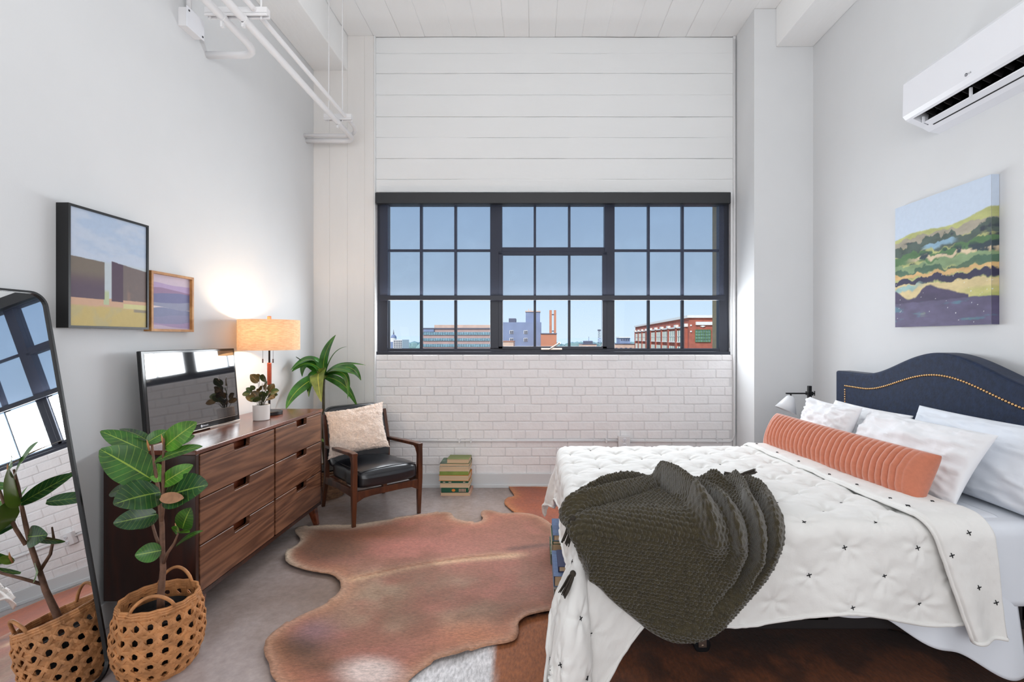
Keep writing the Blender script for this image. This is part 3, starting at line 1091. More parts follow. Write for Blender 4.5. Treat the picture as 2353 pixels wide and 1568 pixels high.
def smooth_poly(pts, it=2):
    for _ in range(it):
        q = []
        n = len(pts)
        for i in range(n):
            a, b_ = pts[i], pts[(i + 1) % n]
            q.append((a[0] * 0.75 + b_[0] * 0.25, a[1] * 0.75 + b_[1] * 0.25))
            q.append((a[0] * 0.25 + b_[0] * 0.75, a[1] * 0.25 + b_[1] * 0.75))
        pts = q
    return pts


def hide(name, label, outline, z0, zf, colf, m, spacing=0.022):
    pts = smooth_poly(outline, 3)
    # resample
    out = []
    for i in range(len(pts)):
        a, b_ = Vector(pts[i]), Vector(pts[(i + 1) % len(pts)])
        k = max(1, int((b_ - a).length / 0.012))
        for j in range(k):
            out.append(a.lerp(b_, j / k))
    out = [Vector((p.x + 0.004 * (float(vnoise(p.x * 40, p.y * 40, 3)) - 0.5), p.y + 0.004 * (float(vnoise(p.x * 40, p.y * 40, 8)) - 0.5))) for p in out]
    nb_ = len(out)
    arr = np.array([(p.x, p.y) for p in out])
    x0, y0 = arr.min(0)
    x1, y1 = arr.max(0)
    gx, gy = np.meshgrid(np.arange(x0, x1, spacing), np.arange(y0, y1, spacing))
    gx = gx.ravel() + rng.random(gx.size) * 0.004
    gy = gy.ravel() + rng.random(gy.size) * 0.004
    inside = np.zeros(len(gx), bool)
    ax, ay = arr[:, 0], arr[:, 1]
    bx_, by_ = np.roll(ax, -1), np.roll(ay, -1)
    for i in range(nb_):
        c = ((ay[i] > gy) != (by_[i] > gy))
        with np.errstate(divide='ignore', invalid='ignore'):
            xi = (bx_[i] - ax[i]) * (gy - ay[i]) / (by_[i] - ay[i] + 1e-12) + ax[i]
        inside ^= c & (gx < xi)
    g = np.stack([gx[inside], gy[inside]], 1)
    dmin = np.full(len(g), 9.0)
    for i in range(0, nb_, 2):
        dmin = np.minimum(dmin, np.hypot(g[:, 0] - ax[i], g[:, 1] - ay[i]))
    g = g[dmin > spacing * 0.45]
    dmin = dmin[dmin > spacing * 0.45]
    vin = [Vector(p) for p in out] + [Vector((float(p[0]), float(p[1]))) for p in g]
    res = geometry.delaunay_2d_cdt(vin, [(i, (i + 1) % nb_) for i in range(nb_)], [], 1, 1e-6)
    vs = np.array([(v.x, v.y) for v in res[0]])
    tris = [tuple(f) for f in res[2]]
    d = np.full(len(vs), 9.0)
    for i in range(0, nb_, 2):
        d = np.minimum(d, np.hypot(vs[:, 0] - ax[i], vs[:, 1] - ay[i]))
    zz = z0 + 0.005 + zf(vs[:, 0], vs[:, 1], d)
    mb = MB()
    n = len(vs)
    mb.v = [(a, b_, c) for (a, b_), c in zip(vs, zz)]
    mb.f = tris
    # underside skirt
    cnt = {}
    for f in tris:
        for i in range(3):
            e = (f[i], f[(i + 1) % 3])
            cnt[e] = cnt.get(e, 0) + 1
    low_id = {}
    for (a, b_) in list(cnt):
        if (b_, a) not in cnt:
            for q in (a, b_):
                if q not in low_id:
                    low_id[q] = len(mb.v)
                    mb.v.append((vs[q, 0], vs[q, 1], zz[q] - 0.005))
            mb.f.append((a, low_id[a], low_id[b_], b_))
    o = mb.build(name, m, None, smooth=True, fixn=True)
    full = np.array(mb.v)
    dd = np.concatenate([d, np.zeros(len(full) - n)])
    colour_attr(o, colf(full[:, 0], full[:, 1], dd))
    tag(o, label, 'rug')
    return o


def proj(x, y):
    return 1230 + x / y * F, 778 + H / y * F


def blob(px, py, cx, cy, rx, ry):
    return np.exp(-(((px - cx) / rx) ** 2 + ((py - cy) / ry) ** 2))


def mixc(base, col, w):
    w = np.clip(w, 0, 1)[:, None]
    return base * (1 - w) + lin(col)[None, :] * w


M['hide'] = painted('cow_hide', 0.6, bscale=75, bmp=0.35, noise_scale=55, noise_amt=0.32, spec=0.25, sheen=0.15, aniso=(1, 2.2, 1))
M['hide_fur'] = painted('long_cow_hide', 0.65, bscale=60, bmp=0.6, noise_scale=42, noise_amt=0.36, spec=0.3, sheen=0.12, aniso=(2.2, 0.8, 1))

c6 = lambda l: [pix_floor(580 + a / 3.2125, 1080 + b_ / 3.2125) for a, b_ in l]
main_out = c6([(290, 460), (360, 525), (340, 570), (265, 608), (235, 660), (250, 705), (330, 745), (480, 780), (590, 792), (640, 840), (657, 900), (640, 950),
               (590, 990), (460, 1060), (300, 1130), (190, 1220), (112, 1280), (78, 1345), (95, 1415), (130, 1465), (135, 1560)])
main_out += [(-0.93, 1.80), (-0.80, 1.72), (-0.52, 1.74)]
main_out += c6([(1160, 1568), (1350, 1442), (1500, 1412), (1700, 1332), (1850, 1312), (1940, 1290), (1968, 1240), (1958, 1170), (2020, 1120), (2120, 1092), (2210, 1078), (2280, 1120)])
main_out += [(0.35, 2.45), (0.55, 2.7), (0.45, 3.05), (0.22, 3.1)]
main_out += c6([(2215, 420), (2100, 350), (1960, 332), (1850, 345), (1770, 318), (1700, 316), (1680, 345), (1712, 385), (1650, 416), (1540, 405), (1482, 380), (1474, 335),
                (1400, 328), (1330, 345), (1200, 362), (1060, 380), (900, 402), (740, 430), (560, 425), (420, 436)])


def main_z(x, y, d):
    return 0.004 + 0.006 * fbm(x * 3, y * 3, 4) * sstep(0, 0.1, d) + 0.02 * np.exp(-((d) / 0.05) ** 2) * (vnoise(x * 6, y * 6, 12) > 0.62) * 0.5


def main_c(x, y, d):
    px, py = proj(x, y)
    n = fbm(x * 4, y * 4, 21)
    b_ = np.tile(lin((166, 106, 88)), (len(x), 1))
    b_ = mixc(b_, (142, 96, 74), sstep(0.4, 0.65, fbm(x * 7, y * 7, 25)) * 0.6)
    b_ = mixc(b_, (162, 136, 112), sstep(0.35, 0.7, n) * blob(px, py, 980, 1390, 240, 90) * 1.3)
    b_ = mixc(b_, (186, 112, 100), blob(px, py, 950, 1270, 200, 45) * 0.6)
    b_ = mixc(b_, (96, 62, 38), blob(px, py, 750, 1262, 100, 42) * 1.2)
    b_ = mixc(b_, (120, 66, 32), blob(px, py, 830, 1237, 140, 12) * 0.9)
    b_ = mixc(b_, (92, 60, 40), blob(px, py, 680, 1500, 75, 34) * 1.2)
    b_ = mixc(b_, (104, 70, 44), blob(px, py, 735, 1545, 60, 20) * 0.7)
    b_ = mixc(b_, (140, 108, 118), blob(px, py, 720, 1460, 55, 30) * 0.7)
    b_ = mixc(b_, (196, 120, 82), blob(px, py, 1090, 1470, 120, 40) * 0.7)
    # pale line down the spine
    t = np.clip((px - 800) / 480, 0, 1)
    sy = 1345 - 62 * t - 16 * np.sin(t * PI)
    b_ = mixc(b_, (222, 186, 148), np.exp(-((py - sy) / 7) ** 2) * sstep(760, 830, px) * (1 - sstep(1170, 1230, px)) * 0.8)
    b_ = mixc(b_, (150, 84, 52), np.exp(-((py - sy + 3) / 2.5) ** 2) * sstep(790, 850, px) * (1 - sstep(1120, 1200, px)) * 0.8)
    b_ = mixc(b_, (84, 60, 54), np.exp(-((py - 1268 + (px - 1200) * 0.12) / 5) ** 2) * sstep(1150, 1180, px) * 0.7)
    # creamy rims
    rim = np.exp(-(d / 0.035) ** 2)
    b_ = mixc(b_, (190, 124, 84), np.exp(-(d / 0.08) ** 2) * 0.5)
    b_ = mixc(b_, (120, 76, 52), sstep(0.5, 0.7, fbm(x * 3, y * 3, 91)) * 0.55)
    b_ = mixc(b_, (226, 206, 182), rim * (0.25 + 0.75 * np.clip(blob(px, py, 820, 1215, 190, 30) + blob(px, py, 660, 1285, 40, 40), 0, 1)))
    b_ = mixc(b_, (222, 200, 176), np.clip(1.5 * blob(px, py, 800, 1222, 130, 14), 0, 1) * sstep(0.14, 0.0, d) * 0.9)
    b_ = mixc(b_, (226, 204, 196), np.clip(1.6 * blob(px, py, 850, 1560, 70, 36) - 0.2 + 0.3 * (n - 0.5), 0, 1))
    return b_


far_out = c6([(1885, 112), (1960, 118), (2060, 128), (2190, 132)]) + [(0.2, 4.22), (0.9, 4.2), (1.3, 3.9), (0.9, 3.5), (0.5, 3.2), (0.2, 3.05), (0.0, 3.12)] + c6([(2060, 420), (1960, 345), (1845, 255), (1882, 210), (1945, 206), (1900, 155)])
hide('cowhide_rug', 'orange-brown cowhide with a curled corner showing between brick wall and bed', far_out, 0.0,
     lambda x, y, d: 0.012 * fbm(x * 4, y * 4, 6) + 0.03 * np.exp(-(((x + 0.30) / 0.06) ** 2 + ((y - 4.15) / 0.12) ** 2)),
     lambda x, y, d: mixc(mixc(np.tile(lin((172, 92, 56)), (len(x), 1)), (138, 74, 60), fbm(x * 5, y * 5, 2) * 0.9), (206, 140, 84), np.exp(-(d / 0.05) ** 2) * 0.5), M['hide'])

near_out = [(-0.66, 1.66), (-0.56, 1.90), (-0.36, 2.10), (-0.12, 2.28), (0.1, 2.38), (0.6, 2.45), (1.1, 2.4), (1.5, 2.3)] + [pix_floor(2180, 1487), pix_floor(2196, 1505), pix_floor(2250, 1528), pix_floor(2353, 1562)] + \
    [(2.0, 1.8), (1.7, 1.45), (1.0, 1.3), (0.3, 1.35), (-0.2, 1.42)]


def near_c(x, y, d):
    px, py = proj(x, y)
    n = fbm(x * 7, y * 7, 33)
    b_ = np.tile(lin((120, 66, 34)), (len(x), 1))
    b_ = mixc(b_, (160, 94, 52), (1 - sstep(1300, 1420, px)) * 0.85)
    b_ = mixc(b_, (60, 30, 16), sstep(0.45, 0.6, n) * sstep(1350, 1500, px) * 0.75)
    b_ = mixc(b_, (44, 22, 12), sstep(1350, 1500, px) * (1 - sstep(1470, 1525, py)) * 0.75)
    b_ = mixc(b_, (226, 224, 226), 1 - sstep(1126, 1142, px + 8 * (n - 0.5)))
    return b_


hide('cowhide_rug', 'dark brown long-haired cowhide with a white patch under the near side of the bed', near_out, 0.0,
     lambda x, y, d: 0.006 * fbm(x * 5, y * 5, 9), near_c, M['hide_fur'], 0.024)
hide('cowhide_rug', 'large reddish tan cowhide spread in the middle of the floor', main_out, 0.012, main_z, main_c, M['hide'], 0.02)

# ------------------------------------------------------------------ leaves
def leaf(name, parent, m, base, tip, width, nrm=(0, -0.7, 0.7), arch=0.0, fold=0.15, kind='oval', ctrl=None, nl=14, nw_=7, wav=0.0, seed=0, xmin=-1.99):
    base, tip = Vector(base), Vector(tip)
    L = (tip - base).length
    nrm = Vector(nrm).normalized()
    c = Vector(ctrl) if ctrl is not None else (base + tip) / 2 + nrm * arch * L
    A = np.zeros((nl, nw_, 3))
    UV = []
    for i in range(nl):
        t = i / (nl - 1)
        p = base * (1 - t) ** 2 + c * 2 * t * (1 - t) + tip * t * t
        T = ((c - base) * (1 - t) + (tip - c) * t).normalized()
        n_ = (nrm - T * nrm.dot(T))
        if n_.length < 0.05:
            n_ = Vector((0.1, -1, 0.2)) - T * Vector((0.1, -1, 0.2)).dot(T)
        n_.normalize()
        s = T.cross(n_)
        if kind == 'oval':
            w = width * max(0.02, math.sin(PI * min(1, (0.03 + 0.97 * t) ** 0.85))) ** 0.62
        else:
            w = width * max(0.02, math.sin(PI * (0.04 + 0.955 * t) ** 0.8)) ** 0.8
        for j in range(nw_):
            u = -1 + 2 * j / (nw_ - 1)
            q = p + s * (u * w / 2) + n_ * (fold * abs(u) ** 1.3 * w / 2 + wav * w * math.sin(t * 9 + seed + (2 if u > 0 else 0)) * abs(u))
            q.x = max(q.x, xmin)
            q.y = min(q.y, 4.31)
            A[i, j] = q
            UV.append((0.5 + u / 2, t))
    mb = MB()
    mb.grid(A)
    return mb.build(name, m, parent, smooth=True, uv=UV, fixn=False)


# rubber plant in cane basket, front left
def c2(a, b_, Y=1.97):
    return P(a / 2.348, 900 + b_ / 2.348, Y)


BC = Vector((-1.547, 1.97, 0))
bk = thing('cane_basket', 'round open-weave cane basket with two loop handles beside the leaning mirror', 'basket', BC)


def ipr(prof, z):
    for (z0, r0), (z1, r1) in zip(prof[:-1], prof[1:]):
        if z <= z1:
            t = (z - z0) / (z1 - z0)
            t = t * t * (3 - 2 * t) * 0.4 + t * 0.6
            return r0 + (r1 - r0) * t
    return prof[-1][1]


BP = [(0, 0.110), (0.04, 0.134), (0.10, 0.150), (0.16, 0.152), (0.22, 0.145), (0.29, 0.131)]


def ribbon(path, width, thick, cen, prof, off=0.0, weave=0):
    """strip on a surface of revolution; path = (theta, z) points"""
    pts = []
    nr = []
    for i, (th, z) in enumerate(path):
        r = ipr(prof, z) + off + (0.0035 * math.sin(weave * i) if weave else 0)
        pts.append(Vector((cen[0] + r * math.cos(th), cen[1] + r * math.sin(th), cen[2] + z)))
        nr.append(Vector((math.cos(th), math.sin(th), 0)))
    rings = []
    for i in range(len(pts)):
        T = (pts[min(i + 1, len(pts) - 1)] - pts[max(0, i - 1)]).normalized()
        s = T.cross(nr[i]).normalized()
        n_ = s.cross(T).normalized()
        rings.append([pts[i] + s * (width / 2) * a + n_ * (thick / 2) * b_ for a, b_ in ((-1, -1), (0, -1.3), (1, -1), (1, 1), (0, 1.6), (-1, 1))])
    mb = MB()
    mb.loft(rings)
    return mb


NV = 20
NR = 5
zr0, zr1 = 0.012, 0.262
dzr = (zr1 - zr0) / NR
for k in range(NV):
    th = 2 * PI * k / NV
    for s in (-1, 1):
        path = [(th + s * 0.044, 0.004 + 0.276 * i / 10) for i in range(11)]
        ribbon(path, 0.0142, 0.003, BC, BP, 0.0, 2.2 + 0.1 * k).build('cane_strand', M['cane'], bk)
for j in range(NR + 1):
    for s in (-1, 1):
        zz = zr0 + j * dzr + s * 0.0068
        path = [(2 * PI * i / 66, zz) for i in range(67)]
        ribbon(path, 0.0145, 0.003, BC, BP, 0.002, 1.4 + s * 0.2).build('cane_strand', M['cane'], bk)
for k in range(NV):
    for s in (-1, 1):
        th = 2 * PI * k / NV
        path = [(th + PI / NV + s * 2 * PI / NV * i / 3, zr0 + dzr * i / 3) for i in range(3 * NR + 1)]
        ribbon(path, 0.0125, 0.003, BC, BP, 0.005, 2.1).build('cane_strand', M['cane'], bk)
for zz in (0.0, 0.27, 0.279, 0.288):
    path = [(2 * PI * i / 60, zz) for i in range(61)]
    ribbon(path, 0.010, 0.006, BC, BP, 0.001, 1.57).build('cane_strand', M['cane'], bk)
for (a0, a1, hh) in ((math.radians(264), math.radians(330), 0.062), (math.radians(70), math.radians(130), 0.066)):
    pts = []
    for i in range(15):
        t = i / 14
        th = a0 + (a1 - a0) * t
        z_ = 0.285 + hh * math.sin(PI * t) ** 0.7
        r_ = 0.132 - 0.008 * math.sin(PI * t)
        pts.append((BC.x + r_ * math.cos(th), BC.y + r_ * math.sin(th), z_))
    MB().tube(pts, 0.0065, 8).build('handle', M['cane'], bk, smooth=True)
MB().lathe([(0.01, 0.002), (0.105, 0.002), (0.11, 0.01), (0.105, 0.012)], BC, 24).build('basket_bottom', M['cane'], bk)

rp = thing('rubber_plant', 'tall rubber plant with broad glossy leaves standing in the cane basket', 'plant', BC)
pt = MB().lathe([(0.085, 0.014), (0.114, 0.14), (0.121, 0.225), (0.116, 0.228), (0.110, 0.205), (0.001, 0.195)], BC, 32)
pt.build('nursery_pot', M['black'], rp, smooth=False)
MB().lathe([(0.001, 0.206), (0.110, 0.203), (0.10, 0.19)], BC, 24).build('soil', M['soil'], rp)
sx_ = [c2(865, 1195, 1.97), c2(868, 1090), c2(880, 960), c2(876, 860), c2(874, 720), c2(862, 600), c2(845, 470), c2(830, 390), c2(820, 290)]
sx_[0] = Vector((sx_[0].x, 1.97, 0.19))
MB().tube(sx_, [0.014, 0.013, 0.011, 0.0095, 0.009, 0.008, 0.0065, 0.006, 0.004], 8).build('stem', M['stem'], rp, smooth=True)
MB().tube([c2(872, 700, 1.96), c2(882, 600, 1.955), c2(880, 450, 1.95), c2(882, 340, 1.95), c2(886, 250, 1.95)], [0.007, 0.007, 0.006, 0.005, 0.0035], 8).build('stem', M['stem'], rp, smooth=True)
MB().tube([c2(880, 930, 1.97), c2(905, 870, 1.94), c2(940, 820, 1.92), c2(962, 765, 1.91)], [0.007, 0.006, 0.005, 0.003], 8).build('stem', M['stem'], rp, smooth=True)
MB().tube([c2(868, 850, 1.97), c2(840, 780, 1.99), c2(818, 700, 2.0), c2(806, 640, 2.0)], [0.007, 0.006, 0.005, 0.003], 8).build('stem', M['stem'], rp, smooth=True)
Lr, Ld, Lb = M['leaf_rubber'], M['leaf_dark'], M['leaf_bright']
for i, (mm_, bx0, by0, tx, ty, w, dY, nn, ar) in enumerate([
    (Lb, 888, 300, 1062, 168, 112, -0.05, (-0.3, -0.9, 0.35), 0.10),
    (Lr, 880, 300, 1050, 240, 70, 0.04, (0.1, -0.5, 0.8), 0.10),
    (Lr, 838, 375, 1092, 298, 66, -0.06, (0.0, -0.6, 0.8), 0.12),
    (Lr, 795, 275, 905, 212, 64, 0.05, (0, -0.7, 0.5), 0.1),
    (Ld, 795, 265, 648, 202, 64, 0.08, (0.1, -0.4, 0.9), 0.08),
    (Lr, 800, 330, 543, 214, 92, -0.03, (0.3, -0.8, 0.6), 0.08),
    (Lr, 818, 475, 541, 312, 172, -0.10, (0.25, -0.8, 0.55), 0.10),
    (Ld, 822, 480, 640, 400, 90, 0.06, (0.2, -0.9, 0.2), 0.06),
    (Ld, 866, 545, 612, 610, 170, -0.16, (-0.1, -0.62, 0.78), 0.14),
    (Ld, 842, 665, 612, 712, 104, -0.05, (0.1, -0.8, 0.5), 0.12),
    (Ld, 690, 520, 590, 552, 70, 0.08, (0.1, -0.7, 0.6), 0.06),
    (Lb, 872, 500, 1042, 398, 84, -0.02, (-0.2, -0.8, 0.5), 0.10),
    (Ld, 888, 570, 1122, 505, 165, -0.10, (-0.2, -0.75, 0.6), 0.10),
    (Lr, 984, 742, 1030, 628, 92, -0.08, (-0.3, -0.9, 0.2), 0.10),
    (Lb, 965, 765, 925, 735, 40, -0.04, (0, -0.5, 0.9), 0.1),
    (Lb, 958, 762, 1022, 762, 36, -0.06, (0, -0.5, 0.9), 0.1),
    (Lr, 950, 835, 1096, 752, 30, -0.03, (-0.3, -0.5, 0.8), 0.2),
    (Lr, 870, 858, 728, 884, 92, -0.05, (0.1, -0.85, 0.4), 0.06),
    (Lb, 850, 490, 852, 388, 60, 0.04, (0.1, -1, 0.1), 0.05),
    (Ld, 846, 660, 740, 742, 60, 0.03, (0.2, -0.8, 0.2), 0.05),
]):
    p0 = c2(bx0, by0, 1.96)
    p1 = c2(tx, ty, 1.96 + dY)
    leaf('leaf', rp, mm_, p0, p1, w / 2.348 / F * 1.96 * 1.08, (nn[0] + 0.55, nn[1], nn[2] * 0.8), ar, 0.16, wav=0.015, seed=i)
lf = leaf('leaf', rp, mat('dry_leaf', (190, 142, 110), 0.6, var=0.2, vscale=30), c2(866, 572, 1.93), c2(992, 576, 1.84), 0.045, (0, -0.8, 0.4), -0.12, 0.3)
lf['label'] = 'dry tan curled leaf'
for (a, b_) in ((806, 290), (884, 262), (958, 740)):
    p0 = c2(a, b_ + 30, 1.955)
    MB().tube([p0, c2(a - 8, b_ - 5, 1.95), c2(a - 14, b_ - 30, 1.95)], [0.004, 0.004, 0.0008], 6).build('bud', M['cane'], rp, smooth=True)

# ------------------------------------------------------------------ leaning mirror
U = Vector((-0.269, 0, 1.54)).normalized()
V = Vector((0, 1, 0))
NM = Vector((U.z, 0, -U.x))
MO = Vector((-1.706, 1.362, 0.004))
MW, MH = 0.568, 1.555
mr = thing('floor_mirror', 'tall black-framed mirror with rounded corners leaning on the left wall', 'mirror', (-1.75, 1.65, 0))


def rrect(w, h, r, n=8, inset=0.0):
    pts = []
    for (cx_, cy_, a0) in ((w - r, r, -90), (w - r, h - r, 0), (r, h - r, 90), (r, r, 180)):
        for i in range(n + 1):
            a = math.radians(a0 + 90 * i / n)
            pts.append((cx_ + (r - inset) * math.cos(a), cy_ + (r - inset) * math.sin(a)))
    return pts


def mpt(a, b_, d):
    return MO + V * a + U * b_ + NM * d


po, pi_ = rrect(MW, MH, 0.06), rrect(MW, MH, 0.06, inset=0.008)
fm = MB()
fm.loft([[mpt(a, b_, -0.022) for a, b_ in po], [mpt(a, b_, 0.002) for a, b_ in po], [mpt(a, b_, 0.002) for a, b_ in pi_], [mpt(a, b_, -0.008) for a, b_ in pi_]], cap=False)
fm.build('frame', M['black'], mr)
gm = MB()
gm.v = [tuple(mpt(a, b_, -0.006)) for a, b_ in pi_]
gm.f = [tuple(range(len(pi_)))]
gm.build('mirror_glass', M['mirror'], mr, fixn=False)
bm_ = MB()
bm_.v = [tuple(mpt(a, b_, -0.021)) for a, b_ in po]
bm_.f = [tuple(range(len(po)))]
bm_.build('backing', M['black'], mr, fixn=False)

# ------------------------------------------------------------------ dresser
DX0, DX1, DY0, DY1, DT = -1.985, -1.56, 2.20, 3.50, 0.835
ds = thing('dresser', 'walnut six-drawer dresser on tapered legs along the left wall', 'dresser', ((DX0 + DX1) / 2, (DY0 + DY1) / 2, 0))
MB().box(DX0, DX1 + 0.004, DY0 - 0.004, DY1 + 0.004, DT - 0.022, DT).build('top', M['walnut_top'], ds, bevel=0.003)
MB().box(DX0, DX1 - 0.001, DY0, DY0 + 0.022, 0.14, DT - 0.022).build('side_panel', M['walnut_body'], ds, bevel=0.002)
MB().box(DX0, DX1 - 0.001, DY1 - 0.022, DY1, 0.14, DT - 0.022).build('side_panel', M['walnut_body'], ds, bevel=0.002)
MB().box(DX0, DX1 - 0.004, DY0 + 0.022, DY1 - 0.022, 0.14, 0.162).build('bottom_panel', M['walnut_body'], ds)
MB().box(DX0, DX0 + 0.01, DY0 + 0.022, DY1 - 0.022, 0.16, DT - 0.022).build('back_panel', M['walnut_body'], ds)
MB().box(DX0 + 0.02, DX1 - 0.022, 2.855, 2.877, 0.16, DT - 0.022).build('divider', M['walnut_body'], ds)
for (z0, z1) in ((0.600, 0.608), (0.382, 0.390)):
    MB().box(DX0 + 0.02, DX1 - 0.022, DY0 + 0.022, DY1 - 0.022, z0, z1).build('rail', M['walnut_body'], ds)
for (a, b_, n0, n1) in ((2.226, 2.857, 2.475, 2.615), (2.875, 3.476, 3.125, 3.265)):
    for (z0, z1) in ((0.606, 0.808), (0.388, 0.600), (0.168, 0.382)):
        nd = 0.040
        poly = [(a, z0), (b_, z0), (b_, z1), (n1, z1), (n1 - 0.004, z1 - nd + 0.006), (n1 - 0.010, z1 - nd), (n0 + 0.010, z1 - nd), (n0 + 0.004, z1 - nd + 0.006), (n0, z1), (a, z1)]
        dr = MB()
        dr.prism(poly, lambda y, z_: (DX1 - 0.020, y, z_), lambda y, z_: (DX1 + 0.002, y, z_))
        d_o = dr.build('drawer', M['walnut_drawer'], ds, bevel=0.0018, seg=1)
        MB().box(DX1 - 0.055, DX1 - 0.044, n0 - 0.02, n1 + 0.02, z0 + 0.02, z1 - 0.004).build('drawer_box', M['walnut_top'], d_o)
for (lx, ly, sx, sy) in ((DX1 - 0.04, DY1 - 0.07, 0.02, 0.03), (DX1 - 0.04, DY0 + 0.07, 0.02, -0.03), (DX0 + 0.05, DY1 - 0.07, -0.01, 0.03), (DX0 + 0.05, DY0 + 0.07, -0.01, -0.03)):
    MB().bar((lx, ly, 0.142), (lx + sx, ly + sy, 0.0), 0.055, 0.045, 0.030, 0.028).build('leg', M['walnut_top'], ds, bevel=0.003)

# ------------------------------------------------------------------ television
tvw = Vector((-1.872, 2.312, 0.843))
tve = Vector((-1.842, 2.985, 0.843))
ax = (tve - tvw).normalized()
TW = (tve - tvw).length
up = Vector((-0.083, 0.0, 1)).normalized()
nt_ = ax.cross(up).normalized()
if nt_.x < 0:
    nt_ = -nt_
up = nt_.cross(ax).normalized()
if up.z < 0:
    up = -up
TH = 0.447
tv = thing('television', 'flat black television showing a reflection on top of the dresser', 'television', ((tvw.x + tve.x) / 2, 2.7, DT))


def tp(a, b_, d=0.0):
    return tvw + ax * a + up * b_ + nt_ * d


def slab(x0, x1, z0, z1, d0, d1):
    mb = MB()
    mb.loft([[tp(x0, z0, d0), tp(x1, z0, d0), tp(x1, z1, d0), tp(x0, z1, d0)], [tp(x0, z0, d1), tp(x1, z0, d1), tp(x1, z1, d1), tp(x0, z1, d1)]])
    return mb


slab(0, TW, 0, TH, -0.022, 0).build('casing', M['gloss_black'], tv, bevel=0.003)
slab(0.018, TW - 0.016, 0.038, TH - 0.014, -0.001, 0.0012).build('screen', M['screen'], tv)
slab(0.02, TW - 0.02, 0.033, 0.0355, 0.0, 0.0014).build('trim_line', M['steel'], tv)
slab(0.0, TW, -0.001, 0.004, -0.01, 0.003).build('lower_edge', M['steel'], tv, bevel=0.001)
cpt = tp(TW / 2, 0, -0.03)
st = MB().box(cpt.x - 0.03, cpt.x - 0.005, cpt.y - 0.04, cpt.y + 0.04, DT + 0.006, 0.93)
st.build('stand_neck', M['gloss_black'], tv)
MB().obox((cpt.x - 0.03, cpt.y, DT + 0.004), (ax.x, ax.y, 0), (-ax.y, ax.x, 0), (0, 0, 1), 0.22, 0.085, 0.008).build('stand_foot', M['gloss_black'], tv, bevel=0.004)


def text_mesh(body, size, origin, ux, uz, un, m, parent, name, depth=0.0006):
    cu = bpy.data.curves.new(name, 'FONT')
    cu.body = body
    cu.size = size
    cu.extrude = depth
    cu.resolution_u = 2
    to = bpy.data.objects.new(name + '_tmp', cu)
    COL.objects.link(to)
    bpy.context.view_layer.update()
    me = bpy.data.meshes.new_from_object(to.evaluated_get(bpy.context.evaluated_depsgraph_get()))
    COL.objects.unlink(to)
    bpy.data.objects.remove(to)
    R = Matrix((Vector(ux).normalized(), Vector(uz).normalized(), Vector(un).normalized())).transposed().to_4x4()
    me.transform(Matrix.Translation(Vector(origin) - (WL[parent.name] if parent else Vector())) @ R)
    me.materials.clear()
    me.materials.append(m)
    o = bpy.data.objects.new(name, me)
    link(o, parent)
    return o


M['white_print'] = mat('white_print', (235, 238, 245), 0.5)
M['grey_print'] = mat('grey_print', (70, 72, 80), 0.5)
lg = MB()
ctr = tp(0.352, 0.0185, 0.001)
lg.loft([[ctr + ax * 0.0065 * math.cos(t) + up * 0.0075 * math.sin(t) + nt_ * d for t in [i * PI / 8 for i in range(16)]] for d in (0, 0.0012)])
lg.build('logo', M['white_print'], tv)
text_mesh('element', 0.013, tp(0.361, 0.0145, 0.001), ax, up, nt_, M['white_print'], tv, 'lettering')

# ------------------------------------------------------------------ table lamp
LX, LY = -1.800, 3.24
lp = thing('table_lamp', 'lit table lamp with wide linen drum shade at the far end of the dresser', 'lamp', (LX, LY, DT))
MB().lathe([(0.068, 0), (0.070, 0.003), (0.070, 0.022), (0.066, 0.026), (0.002, 0.026)], (LX + 0.012, LY, DT), 40).build('base', M['black'], lp)
MB().tube([(LX, LY, DT + 0.02), (LX, LY, 1.04)], 0.007, 12).build('rod', M['black'], lp, smooth=True)
MB().lathe([(0.012, 0), (0.0135, 0.004), (0.0135, 0.145), (0.012, 0.15)], (LX, LY, 1.035), 16).build('wooden_grip', mat('red_wood', (150, 62, 30), 0.35, var=0.2, vscale=20, scale=(1, 1, 0.2)), lp, smooth=False)
MB().tube([(LX, LY, 1.185), (LX, LY, 1.485)], 0.006, 10).build('rod', M['black'], lp, smooth=True)
SH = MB()
SH.lathe([(0.188, 1.272), (0.188, 1.474), (0.1865, 1.474), (0.1865, 1.272), (0.188, 1.272)], (LX, LY, 0), 64, cap=False)
SH.build('lamp_shade', M['lamp_shade'], lp, smooth=False)
sp_ = MB()
for k in range(3):
    a = k * 2 * PI / 3 + 0.4
    sp_.tube([(LX, LY, 1.468), (LX + 0.187 * math.cos(a), LY + 0.187 * math.sin(a), 1.468)], 0.0018, 6)
sp_.build('shade_spider', M['black'], lp)
MB().lathe([(0.013, 0), (0.013, 0.022), (0.010, 0.025), (0.001, 0.025)], (LX, LY, 1.476), 16).build('finial', mat('finial_wood', (180, 92, 60), 0.4), lp)
for sx in (-0.033, 0.036):
    ch_ = MB().tube([(LX + sx, LY - 0.02, 1.29), (LX + sx, LY - 0.02, 1.21)], 0.0012, 6)
    c_o = ch_.build('pull_chain', M['black'], lp)
    MB().tube([(LX + sx, LY - 0.02, 1.212), (LX + sx, LY - 0.02, 1.185)], 0.0045, 8).build('pull_knob', M['walnut_body'], c_o)
for sx in (-0.075, 0.045):
    MB().ball((LX + sx, LY, 1.38), 0.026, 12, 8, 1.2).build('bulb', emis('bulb_glow', (255, 214, 160), 6), lp, smooth=True)
bl = bpy.data.lights.new('bulb_light', 'POINT')
bl.energy = 7.5
bl.color = (1.0, 0.76, 0.52)
bl.shadow_soft_size = 0.035
blo = bpy.data.objects.new('bulb_light', bl)
blo.location = (0, 0, 1.385 - DT)
link(blo, lp)
blo.location = (-0.0, -0.06, 1.385 - DT)

